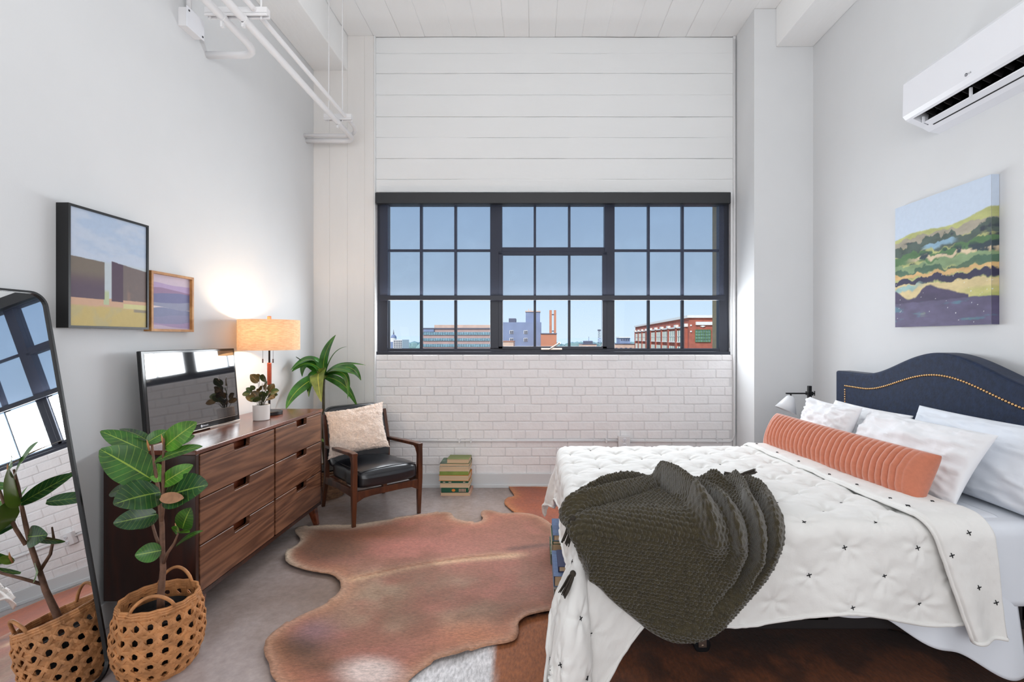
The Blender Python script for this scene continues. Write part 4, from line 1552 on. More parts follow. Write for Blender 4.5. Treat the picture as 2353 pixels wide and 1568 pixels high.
# ------------------------------------------------------------------ small pot plant on the dresser
SX, SY = -1.728, 3.02
sp = thing('potted_plant', 'little bronze-leaved plant in a white ceramic pot beside the table lamp', 'plant', (SX, SY, DT))
MB().lathe([(0.042, 0), (0.047, 0.004), (0.049, 0.094), (0.047, 0.097), (0.045, 0.094), (0.043, 0.08), (0.001, 0.08)], (SX, SY, DT), 32).build('pot', M['ceramic'], sp, smooth=False)
MB().lathe([(0.001, 0.084), (0.0435, 0.082), (0.040, 0.07)], (SX, SY, DT), 20).build('soil', M['soil'], sp)


def c5(a, b_, Y=SY):
    return P(540 + a / 10.45, 830 + b_ / 10.45, Y)


rl = random.Random(11)
spec = [(460, 420, 95, 0.9), (690, 410, 90, -0.1), (550, 350, 40, 0), (270, 790, 70, 0.02), (360, 900, 80, -0.02), (330, 700, 60, 0), (480, 800, 75, -0.04), (520, 930, 80, -0.05),
        (610, 660, 60, 0.02), (650, 790, 70, -0.05), (740, 640, 75, 0), (760, 560, 60, 0.03), (880, 640, 80, 0), (960, 740, 80, 0.01), (890, 880, 80, -0.03), (780, 800, 75, -0.06),
        (850, 740, 80, -0.05), (420, 640, 50, 0.02), (600, 900, 70, -0.06), (700, 900, 65, -0.06), (560, 740, 70, 0.0), (930, 820, 70, 0.02), (820, 920, 60, 0.0), (440, 940, 60, 0.02), (660, 560, 40, 0.0)]
for i, (a, b_, r_, dy) in enumerate(spec):
    c = c5(a, b_, SY + (rl.random() - 0.5) * 0.08)
    root = Vector((SX + (c.x - SX) * 0.15, SY, DT + 0.085))
    d = (c - root).normalized()
    sz = r_ / 10.45 / F * SY * 2.7
    out_ = Vector((d.x, d.y - 0.2, 0.25 * d.z + (rl.random() - 0.4) * 0.6)).normalized()
    p0 = c - out_ * sz * 0.5
    p1 = c + out_ * sz * 0.5
    leaf('leaf', sp, (M['leaf_bronze'], M['leaf_olive'])[i % 2], p0, p1, sz * 0.85, (rl.random() - 0.5, -0.8, 0.6), 0.08, 0.2, nl=9, nw_=5, wav=0.03, seed=i)
    mid = (root + p0) / 2 + Vector((0, 0, 0.012))
    MB().tube([root, mid, p0], 0.0012, 5).build('stem', M['dark_stem'], sp)

# ------------------------------------------------------------------ pictures on the left wall
def paint_panel(name, parent, pts4, nu, nv, colf, m):
    """pts4: origin, u-vector, v-vector; colours by colf(u, v) with v up"""
    o_, uu, vv = [Vector(p) for p in pts4]
    u, v = np.meshgrid(np.linspace(0, 1, nu), np.linspace(0, 1, nv), indexing='ij')
    A = np.array(o_)[None, None, :] + u[..., None] * np.array(uu)[None, None, :] + v[..., None] * np.array(vv)[None, None, :]
    mb = MB()
    mb.grid(A)
    ob_ = mb.build(name, m, parent, fixn=False)
    colour_attr(ob_, colf(u.ravel(), v.ravel()))
    return ob_


def layer(base, col, w):
    w = np.clip(w, 0, 1)[:, None]
    return base * (1 - w) + lin(col)[None, :] * w


M['paint'] = painted('art_print', 0.6, noise_scale=40, noise_amt=0.03)


def art1(u, v):
    n = fbm(u * 5, v * 5, 3)
    n2 = fbm(u * 20, v * 6, 8)
    n3 = fbm(u * 2.5, v * 9, 18)
    c = np.tile(lin((176, 194, 218)), (len(u), 1))
    c = layer(c, (196, 206, 222), sstep(0.4, 0.65, n3) * 0.8)
    c = layer(c, (168, 178, 196), sstep(0.62, 0.52, v + 0.08 * n) * sstep(0.55, 0.7, n3) * 0.5)
    e = 0.008 * (n2 - 0.5)
    c = layer(c, (190, 200, 206), sstep(0.60, 0.56, v))
    # ground
    g = sstep(0.255, 0.250, v + e)
    c = layer(c, (206, 168, 142), g)
    c = layer(c, (198, 178, 118), sstep(0.19, 0.16, v + e * 2))
    c = layer(c, (188, 176, 132), sstep(0.19, 0.16, v) * sstep(0.45, 0.6, n) * 0.8)
    c = layer(c, (184, 196, 160), sstep(0.40, 0.405, u) * sstep(0.475, 0.47, u) * sstep(0.34, 0.30, v) * sstep(0.19, 0.2, v))
    # two dark masses
    box1 = sstep(0.415, 0.410, u + e) * sstep(0.585, 0.580, v + 0.03 * (u - 0.2) + e) * sstep(0.238, 0.243, v + e)
    c = layer(c, (106, 92, 96), box1)
    c = layer(c, (122, 112, 100), box1 * sstep(0.38, 0.5, v) * 0.9)
    c = layer(c, (92, 78, 96), box1 * sstep(0.45, 0.32, v) * 0.8)
    box2 = sstep(0.505, 0.510, u) * sstep(0.600, 0.595, v + 0.09 * (u - 0.5) + e) * sstep(0.228, 0.233, v + e - 0.02 * (u > 0.66))
    c = layer(c, (118, 106, 104), box2)
    c = layer(c, (86, 70, 86), box2 * sstep(0.665, 0.66, u))
    c = layer(c, (146, 122, 110), box2 * sstep(0.7, 0.75, u) * sstep(0.45, 0.3, v) * sstep(0.4, 0.6, n))
    c = layer(c, (208, 204, 150), sstep(0.66, 0.67, u) * sstep(0.22, 0.215, v) * sstep(0.17, 0.175, v))
    c = layer(c, (150, 140, 122), sstep(0.8, 0.83, u) * sstep(0.19, 0.185, v + 0.02 * u) * sstep(0.14, 0.145, v))
    return c


PX = -1.955
f1 = thing('framed_painting', 'larger black-framed abstract landscape with two dark blocks under pale sky', 'picture', (PX, 2.21, 1.395))
Y0, Y1, Z0, Z1 = 2.005, 2.422, 1.395, 1.920
fm = MB()
t_ = 0.010
fm.box(XL, PX, Y0, Y0 + t_, Z0, Z1)
fm.box(XL, PX, Y1 - t_, Y1, Z0, Z1)
fm.box(XL, PX, Y0 + t_, Y1 - t_, Z0, Z0 + t_)
fm.box(XL, PX, Y0 + t_, Y1 - t_, Z1 - t_, Z1)
fm.build('frame', M['black'], f1)
# (viewed from +X, left of the picture is at small Y)
paint_panel('canvas', f1, ((PX - 0.006, Y0 + t_, Z0 + t_), (0, Y1 - Y0 - 2 * t_, 0), (0, 0, Z1 - Z0 - 2 * t_)), 180, 220, art1, M['paint'])


def art2(u, v):
    cols_ = [(196, 180, 200), (168, 150, 184), (146, 146, 176), (136, 142, 172), (226, 214, 216), (150, 154, 178), (120, 122, 160), (154, 128, 158), (182, 160, 196), (206, 190, 204)]
    edges = [0.0, 0.05, 0.13, 0.25, 0.37, 0.40, 0.52, 0.66, 0.73, 0.86]
    c = np.tile(lin(cols_[0]), (len(u), 1))
    for i in range(1, len(cols_)):
        e = edges[i] + 0.03 * np.sin(u * 3 + i * 1.7) + 0.02 * (vnoise(u * 4, u * 0, i) - 0.5)
        c = layer(c, cols_[i], sstep(e - 0.004, e + 0.004, v))
    return c


f2 = thing('framed_painting', 'smaller oak-framed print of wavy lilac and grey bands', 'picture', (-1.97, 2.6, 1.385))
PX2 = -1.968
Y0, Y1, Z0, Z1 = 2.455, 2.760, 1.387, 1.700
t_ = 0.013
fm = MB()
fm.box(XL, PX2, Y0, Y0 + t_, Z0, Z1)
fm.box(XL, PX2, Y1 - t_, Y1, Z0, Z1)
fm.box(XL, PX2, Y0 + t_, Y1 - t_, Z0, Z0 + t_)
fm.box(XL, PX2, Y0 + t_, Y1 - t_, Z1 - t_, Z1)
fm.build('frame', M['oak'], f2)
paint_panel('canvas', f2, ((PX2 - 0.016, Y0 + t_, Z0 + t_), (0, Y1 - Y0 - 2 * t_, 0), (0, 0, Z1 - Z0 - 2 * t_)), 120, 150, art2, M['paint'])


# canvas on the right wall; from inside the room its left side is at large Y
def art3(u, v):
    n = fbm(u * 6, v * 6, 41)
    nr = fbm(u * 14, v * 14, 43, 5) - 0.5
    ns = fbm(u * 3, v * 22, 45) - 0.5
    vv = v + 0.05 * nr - 0.10 * (1 - u) * 0 + 0.0
    c = np.tile(lin((206, 220, 238)), (len(u), 1))
    top = 0.72 + 0.06 * u + 0.02 * np.sin(u * 7)

    def band(c, lo, hi, col, w=1.0, wob=0.03, f=5, seed=0):
        m_ = wob * (fbm(u * f, u * 0 + seed, seed + 60) - 0.5) * 2 + 2.2 * wob * nr
        return layer(c, col, sstep(hi + m_ + 0.004, hi + m_ - 0.004, v) * sstep(lo + m_ - 0.01, lo + m_ + 0.01, v) * w)
    c = layer(c, (186, 190, 130), sstep(top + 0.006, top - 0.006, v + 0.02 * nr))
    c = band(c, 0.66, 0.72, (168, 160, 150), 0.9, seed=1)
    c = band(c, 0.58, 0.67, (92, 106, 100), 1, 0.05, seed=2)
    c = layer(c, (66, 74, 84), sstep(0.05, 0.25, nr + ns) * sstep(0.70, 0.66, v) * sstep(0.5, 0.56, v))
    c = band(c, 0.60, 0.635, (150, 184, 206), sstep(0.3, 0.4, u) * sstep(0.72, 0.62, u), 0.02, seed=3)
    c = band(c, 0.50, 0.585, (96, 130, 92), 1, 0.04, seed=4)
    c = band(c, 0.515, 0.545, (214, 196, 166), sstep(0.1, 0.3, u), 0.03, seed=5)
    c = layer(c, (64, 78, 86), sstep(0.12, 0.3, nr - ns) * sstep(0.6, 0.55, v) * sstep(0.42, 0.47, v))
    c = band(c, 0.44, 0.50, (136, 160, 122), 1, 0.03, seed=6)
    c = band(c, 0.41, 0.46, (76, 108, 92), 0.9, 0.04, seed=7)
    c = band(c, 0.385, 0.42, (216, 180, 126), 1, 0.03, seed=8)
    c = band(c, 0.33, 0.385, (60, 58, 84), 1, 0.03, seed=9)
    c = band(c, 0.22, 0.335, (216, 198, 150), 1, 0.02, seed=10)
    c = band(c, 0.30, 0.335, (158, 190, 186), 1 * sstep(0.4, 0.2, u), 0.03, seed=11)
    c = layer(c, (196, 200, 120), sstep(0.28, 0.24, v) * sstep(0.6, 0.9, u) * 0.7)
    hump = 0.20 + 0.115 * np.exp(-((u - 0.40) / 0.13) ** 2) + 0.05 * np.exp(-((u - 0.62) / 0.14) ** 2) + 0.09 * np.exp(-((u - 0.0) / 0.12) ** 2) - 0.02 * (u > 0.8)
    c = layer(c, (78, 70, 98), sstep(hump + 0.012, hump - 0.004, v + 0.03 * nr))
    c = layer(c, (98, 92, 122), sstep(0.20, 0.19, v + 0.02 * nr))
    c = layer(c, (92, 128, 148), sstep(0.05, 0.22, ns + 0.3 * nr) * sstep(0.2, 0.18, v) * 0.9)
    c = layer(c, (132, 148, 132), sstep(0.16, 0.26, ns - 0.2 * nr) * sstep(0.16, 0.12, v) * 0.7)
    dots = (hash2(np.floor(u * 150), np.floor(v * 170), 77) > 0.9965) & (v < 0.42)
    c = layer(c, (236, 238, 240), dots * 0.9)
    sh = fbm(u * 9, v * 26, 88) - 0.5
    return c * (1 + 0.5 * sh * (v < top))[:, None]


Yf, Yn = 3.02, 2.383
Z0, Z1 = 1.420, 2.168
cv = thing('canvas_print', 'unframed canvas of layered green hills and purple water on the right wall', 'picture', (XR - 0.02, 2.7, 1.42))
MB().box(2.272, XR - 0.001, Yn, Yf, Z0, Z1).build('stretcher_frame', M['linen_white'], cv)
paint_panel('canvas_face', cv, ((2.2705, Yf, Z0), (0, Yn - Yf, 0), (0, 0, Z1 - Z0)), 220, 260, art3, M['paint'])
paint_panel('canvas_edge', cv, ((2.2705, Yn - 0.0012, Z0), (0.038, 0, 0), (0, 0, Z1 - Z0)), 8, 260, lambda u, v: art3(0.96 + 0.04 * u, v) * 0.9, M['paint'])

# ------------------------------------------------------------------ air conditioner
acx = thing('air_conditioner', 'white wall-mounted air conditioner with open louver high on the right wall', 'air conditioner', (XR, 2.3, 2.52))
prof = [(XR, 2.845), (2.135, 2.832), (2.104, 2.80), (2.100, 2.615), (2.116, 2.596), (2.128, 2.588), (2.160, 2.650), (2.225, 2.62), (2.212, 2.551), (2.25, 2.530), (XR, 2.520)]
full = [p for i, p in enumerate(prof) if i not in (6, 7)]
body = MB()
body.prism(prof, lambda x_, z_: (x_, 1.90, z_), lambda x_, z_: (x_, 2.697, z_))
body.prism(full, lambda x_, z_: (x_, 2.697, z_), lambda x_, z_: (x_, 2.737, z_))
body.prism(full, lambda x_, z_: (x_, 1.86, z_), lambda x_, z_: (x_, 1.90, z_))
body.build('casing', M['white_plastic'], acx)
lin_ = MB()
lin_.prism([(2.130, 2.591), (2.161, 2.648), (2.224, 2.618), (2.213, 2.554), (2.207, 2.556), (2.217, 2.612), (2.166, 2.638), (2.137, 2.591)], lambda x_, z_: (x_, 1.90, z_), lambda x_, z_: (x_, 2.696, z_))
lin_.build('air_outlet', M['gloss_black'], acx)
for k in range(14):
    yv = 1.93 + k * 0.055
    MB().prism([(2.165, 2.602), (2.180, 2.626), (2.213, 2.612), (2.204, 2.585)], lambda x_, z_, yv=yv: (x_, yv, z_), lambda x_, z_, yv=yv: (x_, yv + 0.004, z_)).build('fin', M['bed_base'], acx)
vn = MB()
vn.prism([(2.184, 2.566), (2.186, 2.562), (2.214, 2.550), (2.216, 2.554), (2.188, 2.569)], lambda x_, z_: (x_, 1.91, z_), lambda x_, z_: (x_, 2.688, z_))
vn.build('louver', M['white_plastic'], acx)
MB().box(2.165, 2.175, 2.38, 2.39, 2.555, 2.60).build('louver_arm', M['white_plastic'], acx)
MB().box(2.165, 2.175, 2.672, 2.68, 2.555, 2.59).build('louver_arm', M['white_plastic'], acx)
MB().prism([(2.218, 2.5460), (2.224, 2.5430), (2.227, 2.5475), (2.220, 2.5510)], lambda x_, z_: (x_, 1.90, z_), lambda x_, z_: (x_, 2.672, z_)).build('seam', M['black'], acx)
acn = Vector((-1, 0, 0))
text_mesh('LG', 0.0125, (2.1005, 2.3215, 2.631), (0, -1, 0), (0, 0, 1), acn, M['grey_print'], acx, 'lettering')
lg = MB()
lg.loft([[(2.1005 - d, 2.333 + 0.0075 * math.cos(t), 2.6355 + 0.0075 * math.sin(t)) for t in [i * PI / 10 for i in range(20)]] for d in (0, 0.002)])
lgo = lg.build('logo', M['grey_print'], acx)
lg = MB()
lg.box(2.0978, 2.0986, 2.3325, 2.3338, 2.633, 2.639)
lg.box(2.0978, 2.0986, 2.3298, 2.3325, 2.633, 2.634)
for t in range(-30, 200, 20):
    a, b_ = math.radians(t), math.radians(t + 20)
    lg.bar((2.098, 2.333 - 0.0054 * math.cos(a), 2.6355 - 0.0054 * math.sin(a)), (2.098, 2.333 - 0.0054 * math.cos(b_), 2.6355 - 0.0054 * math.sin(b_)), 0.0006, 0.0008)
lg.build('logo_mark', M['white_print'], lgo)

# ------------------------------------------------------------------ dracaena behind the armchair
DC = Vector((-1.80, 4.115, 0))
db = thing('wicker_basket', 'brown wicker basket on the floor behind the armchair', 'basket', DC)
WP = [(0, 0.135), (0.06, 0.163), (0.14, 0.172), (0.24, 0.165)]
for j in range(22):
    path = [(2 * PI * i / 40, 0.006 + j * 0.0108) for i in range(41)]
    ribbon(path, 0.012, 0.008, DC, WP, 0.003 * (j % 2), 1.57 + 0.9 * (j % 2)).build('wicker_strand', M['wicker'], db)
MB().lathe([(0.01, 0.002), (0.13, 0.002), (0.14, 0.02), (0.155, 0.1), (0.155, 0.22), (0.15, 0.2), (0.01, 0.2)], DC, 24).build('liner', M['bed_base'], db)
dp = thing('dracaena', 'dracaena with long arching strap leaves in the corner behind the chair', 'plant', DC)
MB().lathe([(0.10, 0.205), (0.12, 0.21), (0.12, 0.24), (0.01, 0.24)], DC, 24).build('nursery_pot', M['black'], dp)


def c3(a, b_, Y=4.0):
    return P(400 + a / 2.7517, 680 + b_ / 2.7517, Y)


crown = c3(952, 500, 4.05)
MB().tube([(DC.x, DC.y, 0.22), c3(938, 900, 4.08), c3(945, 720, 4.06), c3(945, 600, 4.05), crown], [0.016, 0.013, 0.012, 0.011, 0.008], 10).build('stem', M['dark_stem'], dp, smooth=True)
LD, LL = M['leaf_dracaena'], M['leaf_dracaena_light']
q = 1 / 2.7517 / F * 4.0
for i, (m_, cxp, cyp, tx, ty, w, dY, nn) in enumerate([
    (LD, 920, 380, 1022, 248, 62, -0.02, (-0.2, -1, 0)),
    (LD, 990, 330, 1095, 322, 12, 0.0, (0, -0.6, 0.8)),
    (LD, 890, 320, 738, 470, 62, 0.05, (0.2, -0.6, 0.8)),
    (LD, 860, 370, 745, 480, 66, -0.12, (0.2, -0.7, 0.7)),
    (LD, 800, 350, 810, 512, 54, 0.10, (0.3, -0.8, 0.5)),
    (LD, 830, 440, 770, 385, 50, 0.12, (0, -0.6, 0.8)),
    (LD, 850, 450, 852, 640, 62, -0.15, (0, -1, 0.3)),
    (LD, 760, 560, 708, 716, 72, 0.0, (0.3, -0.9, 0.2)),
    (LL, 880, 420, 932, 672, 100, -0.30, (0, -1, 0.3)),
    (LD, 1120, 380, 1182, 535, 66, 0.05, (-0.3, -0.7, 0.7)),
    (LD, 1020, 400, 1212, 440, 34, -0.05, (0, -0.5, 0.9)),
    (LD, 1130, 420, 1098, 652, 48, -0.10, (-0.3, -0.9, 0.3)),
    (LD, 1090, 520, 1160, 705, 62, 0.0, (-0.4, -0.9, 0.2)),
    (LD, 1000, 420, 1150, 500, 60, -0.15, (-0.1, -0.6, 0.8)),
]):
    tip = c3(tx, ty, 4.03 + min(dY, 0.05) if dY > 0 else 4.03 + dY)
    cc = c3(cxp, cyp, 4.03 + dY / 2)
    for q_pt, pxx, pyy in ((tip, 400 + tx / 2.7517, 680 + ty / 2.7517), (cc, 400 + cxp / 2.7517, 680 + cyp / 2.7517)):
        ym = 1.93 * F / (1230 - pxx)
        if q_pt.y > ym:
            n_p = P(pxx, pyy, ym)
            q_pt.x, q_pt.y, q_pt.z = n_p.x, n_p.y, n_p.z
    if tip.y > 4.22:
        tip.y = 4.22
    leaf('leaf', dp, m_, crown + Vector((0, 0, -0.02 + 0.008 * (i % 4))), tip, w * q, nn, 0, 0.18, 'lance', ctrl=cc, nl=18, wav=0.02, seed=i)
leaf('leaf', dp, M['leaf_bright'], c3(935, 905, 3.98), c3(947, 925, 3.93), 0.016, (0.3, -1, 0.2))

# ------------------------------------------------------------------ armchair
FL = Vector((-1.268, 3.352, 0))
FR = Vector((-0.891, 3.685, 0))
au = (FR - FL).normalized()
av = Vector((-au.y, au.x, 0))
CW = (FR - FL).length
ac = thing('armchair', 'low armchair with dark wooden frame and black leather cushions', 'chair', (FL + FR) / 2 + av * 0.3)


def cp(u, v, z):
    return FL + au * u + av * v + Vector((0, 0, z))


def shaped(pts, w, side):
    """swept bar through points with (width, depth) pairs"""
    mb = MB()
    rings = []
    s = Vector(side).normalized()
    for i, (p, a, d) in enumerate(pts):
        p = Vector(p)
        t = (Vector(pts[min(i + 1, len(pts) - 1)][0]) - Vector(pts[max(i - 1, 0)][0])).normalized()
        n_ = t.cross(s).normalized()
        rings.append([p + s * a / 2 * i_ + n_ * d / 2 * j_ for i_, j_ in ((-1, -1), (1, -1), (1, 1), (-1, 1))])
    mb.loft(rings)
    return mb


for u_ in (0.0, CW):
    # front leg rising into the arm
    shaped([(cp(u_, 0.012, 0), 0.026, 0.024), (cp(u_, 0.004, 0.28), 0.036, 0.042), (cp(u_, 0.0, 0.44), 0.036, 0.036), (cp(u_, 0, 0.545), 0.034, 0.034)], 0, au).build('leg', M['chair_wood'], ac, bevel=0.004)
    MB().lathe([(0.009, 0), (0.009, 0.006)], cp(u_, 0.012, 0.0), 12).build('foot_pad', M['black'], ac)
    # arm
    shaped([(cp(u_, -0.016, 0.532), 0.04, 0.026), (cp(u_, 0.06, 0.532), 0.046, 0.026), (cp(u_, 0.3, 0.518), 0.048, 0.024), (cp(u_, 0.56, 0.500), 0.034, 0.024)], 0, au).build('arm', M['chair_wood'], ac, bevel=0.005)
    # gusset under arm
    g = MB()
    poly = [(0.012, 0.522), (0.085, 0.520), (0.050, 0.505), (0.028, 0.47), (0.012, 0.42)]
    g.prism(poly, lambda v_, z_, u_=u_: cp(u_ - 0.013, v_, z_), lambda v_, z_, u_=u_: cp(u_ + 0.013, v_, z_))
    g.build('arm_gusset', M['chair_wood'], ac)
    # back leg and post, raked
    shaped([(cp(u_, 0.66, 0), 0.026, 0.024), (cp(u_, 0.575, 0.26), 0.032, 0.04), (cp(u_, 0.575, 0.5), 0.03, 0.034), (cp(u_, 0.64, 0.74), 0.026, 0.022)], 0, au).build('leg', M['chair_wood'], ac, bevel=0.004)
    # side rail
    shaped([(cp(u_, 0.01, 0.262), 0.026, 0.06), (cp(u_, 0.3, 0.252), 0.026, 0.045), (cp(u_, 0.58, 0.232), 0.026, 0.06)], 0, au).build('side_rail', M['chair_wood'], ac, bevel=0.004)
n = 9
rl_ = []
for i in range(n):
    t = i / (n - 1)
    hgt = 0.048 + 0.034 * (abs(2 * t - 1) ** 6)
    rl_.append((cp(CW * t, 0.004, 0.272 - hgt / 2), 0.024, hgt))
shaped([(p, a, d) for p, a, d in rl_], 0, av).build('front_rail', M['chair_wood'], ac, bevel=0.003)
MB().bar(cp(0, 0.575, 0.24), cp(CW, 0.575, 0.24), 0.022, 0.045, side=av).build('back_rail', M['chair_wood'], ac, bevel=0.003)
MB().bar(cp(CW * 0.45, -0.004, 0.278), cp(CW * 0.45, 0.57, 0.262), 0.03, 0.02, side=au).build('seat_slat', M['chair_wood'], ac, bevel=0.003)


def cushion(fn, nu=26, nv=26, p=6, puff=0.02):
    """closed soft box: fn(u,v,w) with u,v,w in [-1,1]"""
    mb = MB()
    bm = bmesh.new()
    bmesh.ops.create_cube(bm, size=2)
    bmesh.ops.subdivide_edges(bm, edges=bm.edges[:], cuts=13, use_grid_fill=True)
    vs = []
    for v in bm.verts:
        x_, y_, z_ = v.co
        # rounded-box superellipsoid
        l = (abs(x_) ** p + abs(y_) ** p + abs(z_) ** p) ** (1 / p)
        vs.append((x_ / l, y_ / l, z_ / l))
    for (x_, y_, z_) in vs:
        mb.v.append(tuple(fn(x_, y_, z_)))
    mb.f = [tuple(v.index for v in f.verts) for f in bm.faces]
    bm.free()
    return mb


def seat_fn(x_, y_, z_):
    u_ = CW / 2 + x_ * (CW / 2 - 0.010 if y_ < -0.2 else CW / 2 - 0.022)
    v_ = 0.27 + y_ * 0.305
    cr = 0.03 * (1 - x_ * x_) * (1 - y_ ** 4) if z_ > 0 else 0
    z = 0.345 - 0.03 * (y_ + 1) / 2 + z_ * 0.060 + cr
    if y_ < -0.75 and z_ < 0.4:
        v_ -= 0.012 * (1 - x_ * x_)
    return cp(u_, v_, z)


st_o = cushion(seat_fn, p=7).build('seat_cushion', M['leather'], ac, smooth=True)
seam = MB()
pts = []
for i in range(41):
    t = i / 40
    pts.append(cp(0.035 + (CW - 0.07) * t, 0.0, 0.4005 + 0.012 * math.sin(PI * t)))
seam.tube(pts, 0.0022, 6)
seam.tube([cp(0.045, 0.0, 0.40), cp(0.035, 0.1, 0.407), cp(0.04, 0.5, 0.39)], 0.002, 6)
seam.build('piping', M['leather'], st_o)


def back_fn(x_, y_, z_):
    # y: thickness, z: height
    h = 0.56 + z_ * 0.235
    u_ = CW / 2 + x_ * (CW / 2 + 0.004) * (1 - 0.05 * max(0, z_))
    v_ = 0.555 + (h - 0.36) * 0.30 + y_ * 0.042
    if y_ < 0:
        v_ -= 0.02 * (1 - x_ * x_) * (1 - z_ * z_)
    return cp(u_, v_, h)


cushion(back_fn, p=7).build('back_cushion', M['leather'], ac, smooth=True)


# throw pillow on the chair
def pillow_mesh(c, ru, rv, rn, w, h, t, n=36, pinch=0.07, ex=0.42, wr=0.004, seed=0, chan=0, flange=0.0, sag=0.0):
    c, ru, rv, rn = Vector(c), Vector(ru).normalized(), Vector(rv).normalized(), Vector(rn).normalized()
    nu = n * 10 if chan else n
    u = np.sin(np.linspace(-PI / 2, PI / 2, nu)) if not chan else np.linspace(-1, 1, nu)
    v = np.sin(np.linspace(-PI / 2, PI / 2, n))
    Ug, Vg = np.meshgrid(u, v, indexing='ij')
    th = (np.clip((1 - Ug ** 2) if not chan else (1 - np.abs(Ug) ** 10), 0, 1) * np.clip(1 - Vg ** 2, 0, 1)) ** ex * t / 2
    xw = Ug * w / 2 * (1 - pinch * (1 - Vg ** 2) * np.abs(Ug) ** 2)
    yh = Vg * h / 2 * (1 - pinch * (1 - Ug ** 2) * np.abs(Vg) ** 2) - sag * h * (1 - Ug ** 2) * (Vg > 0) * Vg ** 2
    wrk = (fbm(Ug * 2.5 + 5, Vg * 2.5 + 5, seed, 4) - 0.5) * 2
    rad = np.clip(np.abs(Ug * Vg), 0, 1)
    crease = np.sin((np.arctan2(Vg, Ug + 1e-6)) * 22 + 5 * wrk) * sstep(0.45, 0.95, np.maximum(np.abs(Ug), np.abs(Vg))) * (1 - np.maximum(np.abs(Ug), np.abs(Vg)) ** 8)
    d = wr * (3.2 * wrk + crease * 0.9)
    if not chan:
        rg = 1 - np.abs(2 * fbm(Ug * 1.6 + 9, Vg * 3.2 + 4, seed + 31, 3) - 1)
        rg2 = 1 - np.abs(2 * fbm(Ug * 4.5 + 3, Vg * 2.2 + 8, seed + 57, 3) - 1)
        d = d + wr * (1.6 * rg ** 9 + 1.1 * rg2 ** 8 - 0.8)
        d = d - 0.003 * np.exp(-((np.abs(Ug) - 0.90) / 0.012) ** 2) * (flange > 0)
    if chan:
        ph = (Ug * w / 2) / chan
        m_ = sstep(0.93, 0.86, np.abs(Ug))
        g = 1 - np.abs(np.sin(PI * ph)) ** 0.55
        d = d - g * 0.016 * m_ * (1 - Vg ** 6)
    A0, A1, A2 = [np.array(q) for q in (ru, rv, rn)]
    base = np.array(c)[None, None, :] + xw[..., None] * A0 + yh[..., None] * A1
    edge = (1 - np.abs(Ug) ** 12) * (1 - np.abs(Vg) ** 12)
    front = base + ((th + d * edge * (th > 1e-5)))[..., None] * A2
    back = base - (th * 0.9)[..., None] * A2
    mb = MB()
    mb.grid(front)
    n0 = len(mb.v)
    mb.grid(back[::-1])
    bm = None
    return mb


def build_welded(mb, name, m, parent, smooth=True):
    o = mb.build(name, m, parent, smooth=smooth, fixn=False)
    bm = bmesh.new()
    bm.from_mesh(o.data)
    bmesh.ops.remove_doubles(bm, verts=bm.verts, dist=1e-5)
    bmesh.ops.recalc_face_normals(bm, faces=bm.faces)
    bm.to_mesh(o.data)
    bm.free()
    return o


pc = P(818, 992, 3.80)
tl_, tr_ = P(750, 942, 3.86), P(866, 926, 3.95)
bl_, br_ = P(774, 1058, 3.60), P(888, 1028, 3.74)
cc = (tl_ + tr_ + bl_ + br_) / 4
ru = ((tr_ - tl_) + (br_ - bl_)) / 2
rv = ((tl_ - bl_) + (tr_ - br_)) / 2
rn = ru.cross(rv).normalized()
if rn.y > 0:
    rn = -rn
rv2 = rn.cross(ru).normalized()
if rv2.z < 0:
    rv2 = -rv2
o = build_welded(pillow_mesh(cc, ru, rv2, rn, 0.46, 0.43, 0.13, n=60, pinch=0.10, wr=0.003, seed=4), 'throw_pillow', M['boucle'], None)
tag(o, 'square cream bouclé pillow leaning back in the black armchair', 'pillow')
# nubby loops: real relief
nv_ = len(o.data.vertices)
co = np.zeros(nv_ * 3)
o.data.vertices.foreach_get('co', co)
co = co.reshape(-1, 3)
nm = np.zeros(nv_ * 3)
o.data.vertices.foreach_get('normal', nm)
nm = nm.reshape(-1, 3)
hh = vnoise(co[:, 0] * 95 + co[:, 1] * 40, co[:, 2] * 95, 2) + 0.5 * vnoise(co[:, 0] * 180, co[:, 2] * 180, 5)
co += nm * (hh * 0.006)[:, None]
o.data.vertices.foreach_set('co', co.ravel())

# ------------------------------------------------------------------ book stack by the wall
M['cover_green'] = mat('green_cover', (118, 128, 78), 0.6, var=0.15, vscale=10)
M['cover_pattern'] = mat('patterned_cover', (96, 116, 100), 0.6, var=0.8, vscale=24)
M['cover_cream'] = mat('cream_cover', (226, 206, 180), 0.7, var=0.1, vscale=8)
M['cover_lime'] = mat('lime_cover', (132, 150, 68), 0.6, var=0.2, vscale=8)
M['cover_orange'] = mat('orange_cover', (228, 134, 50), 0.6)
M['cover_dark_green'] = mat('dark_green_cover', (18, 84, 58), 0.5)
M['cover_pink'] = mat('pinkish_cover', (216, 170, 152), 0.7)
M['cover_blue'] = mat('blue_cloth_cover', (112, 134, 172), 0.75, var=0.15, vscale=40, bmp=0.2, bscale=300)
M['cover_navy'] = mat('navy_cover', (52, 62, 104), 0.6)
M['cover_white'] = mat('white_jacket', (226, 228, 240), 0.4)
M['cover_grey'] = mat('grey_jacket', (164, 160, 156), 0.6)


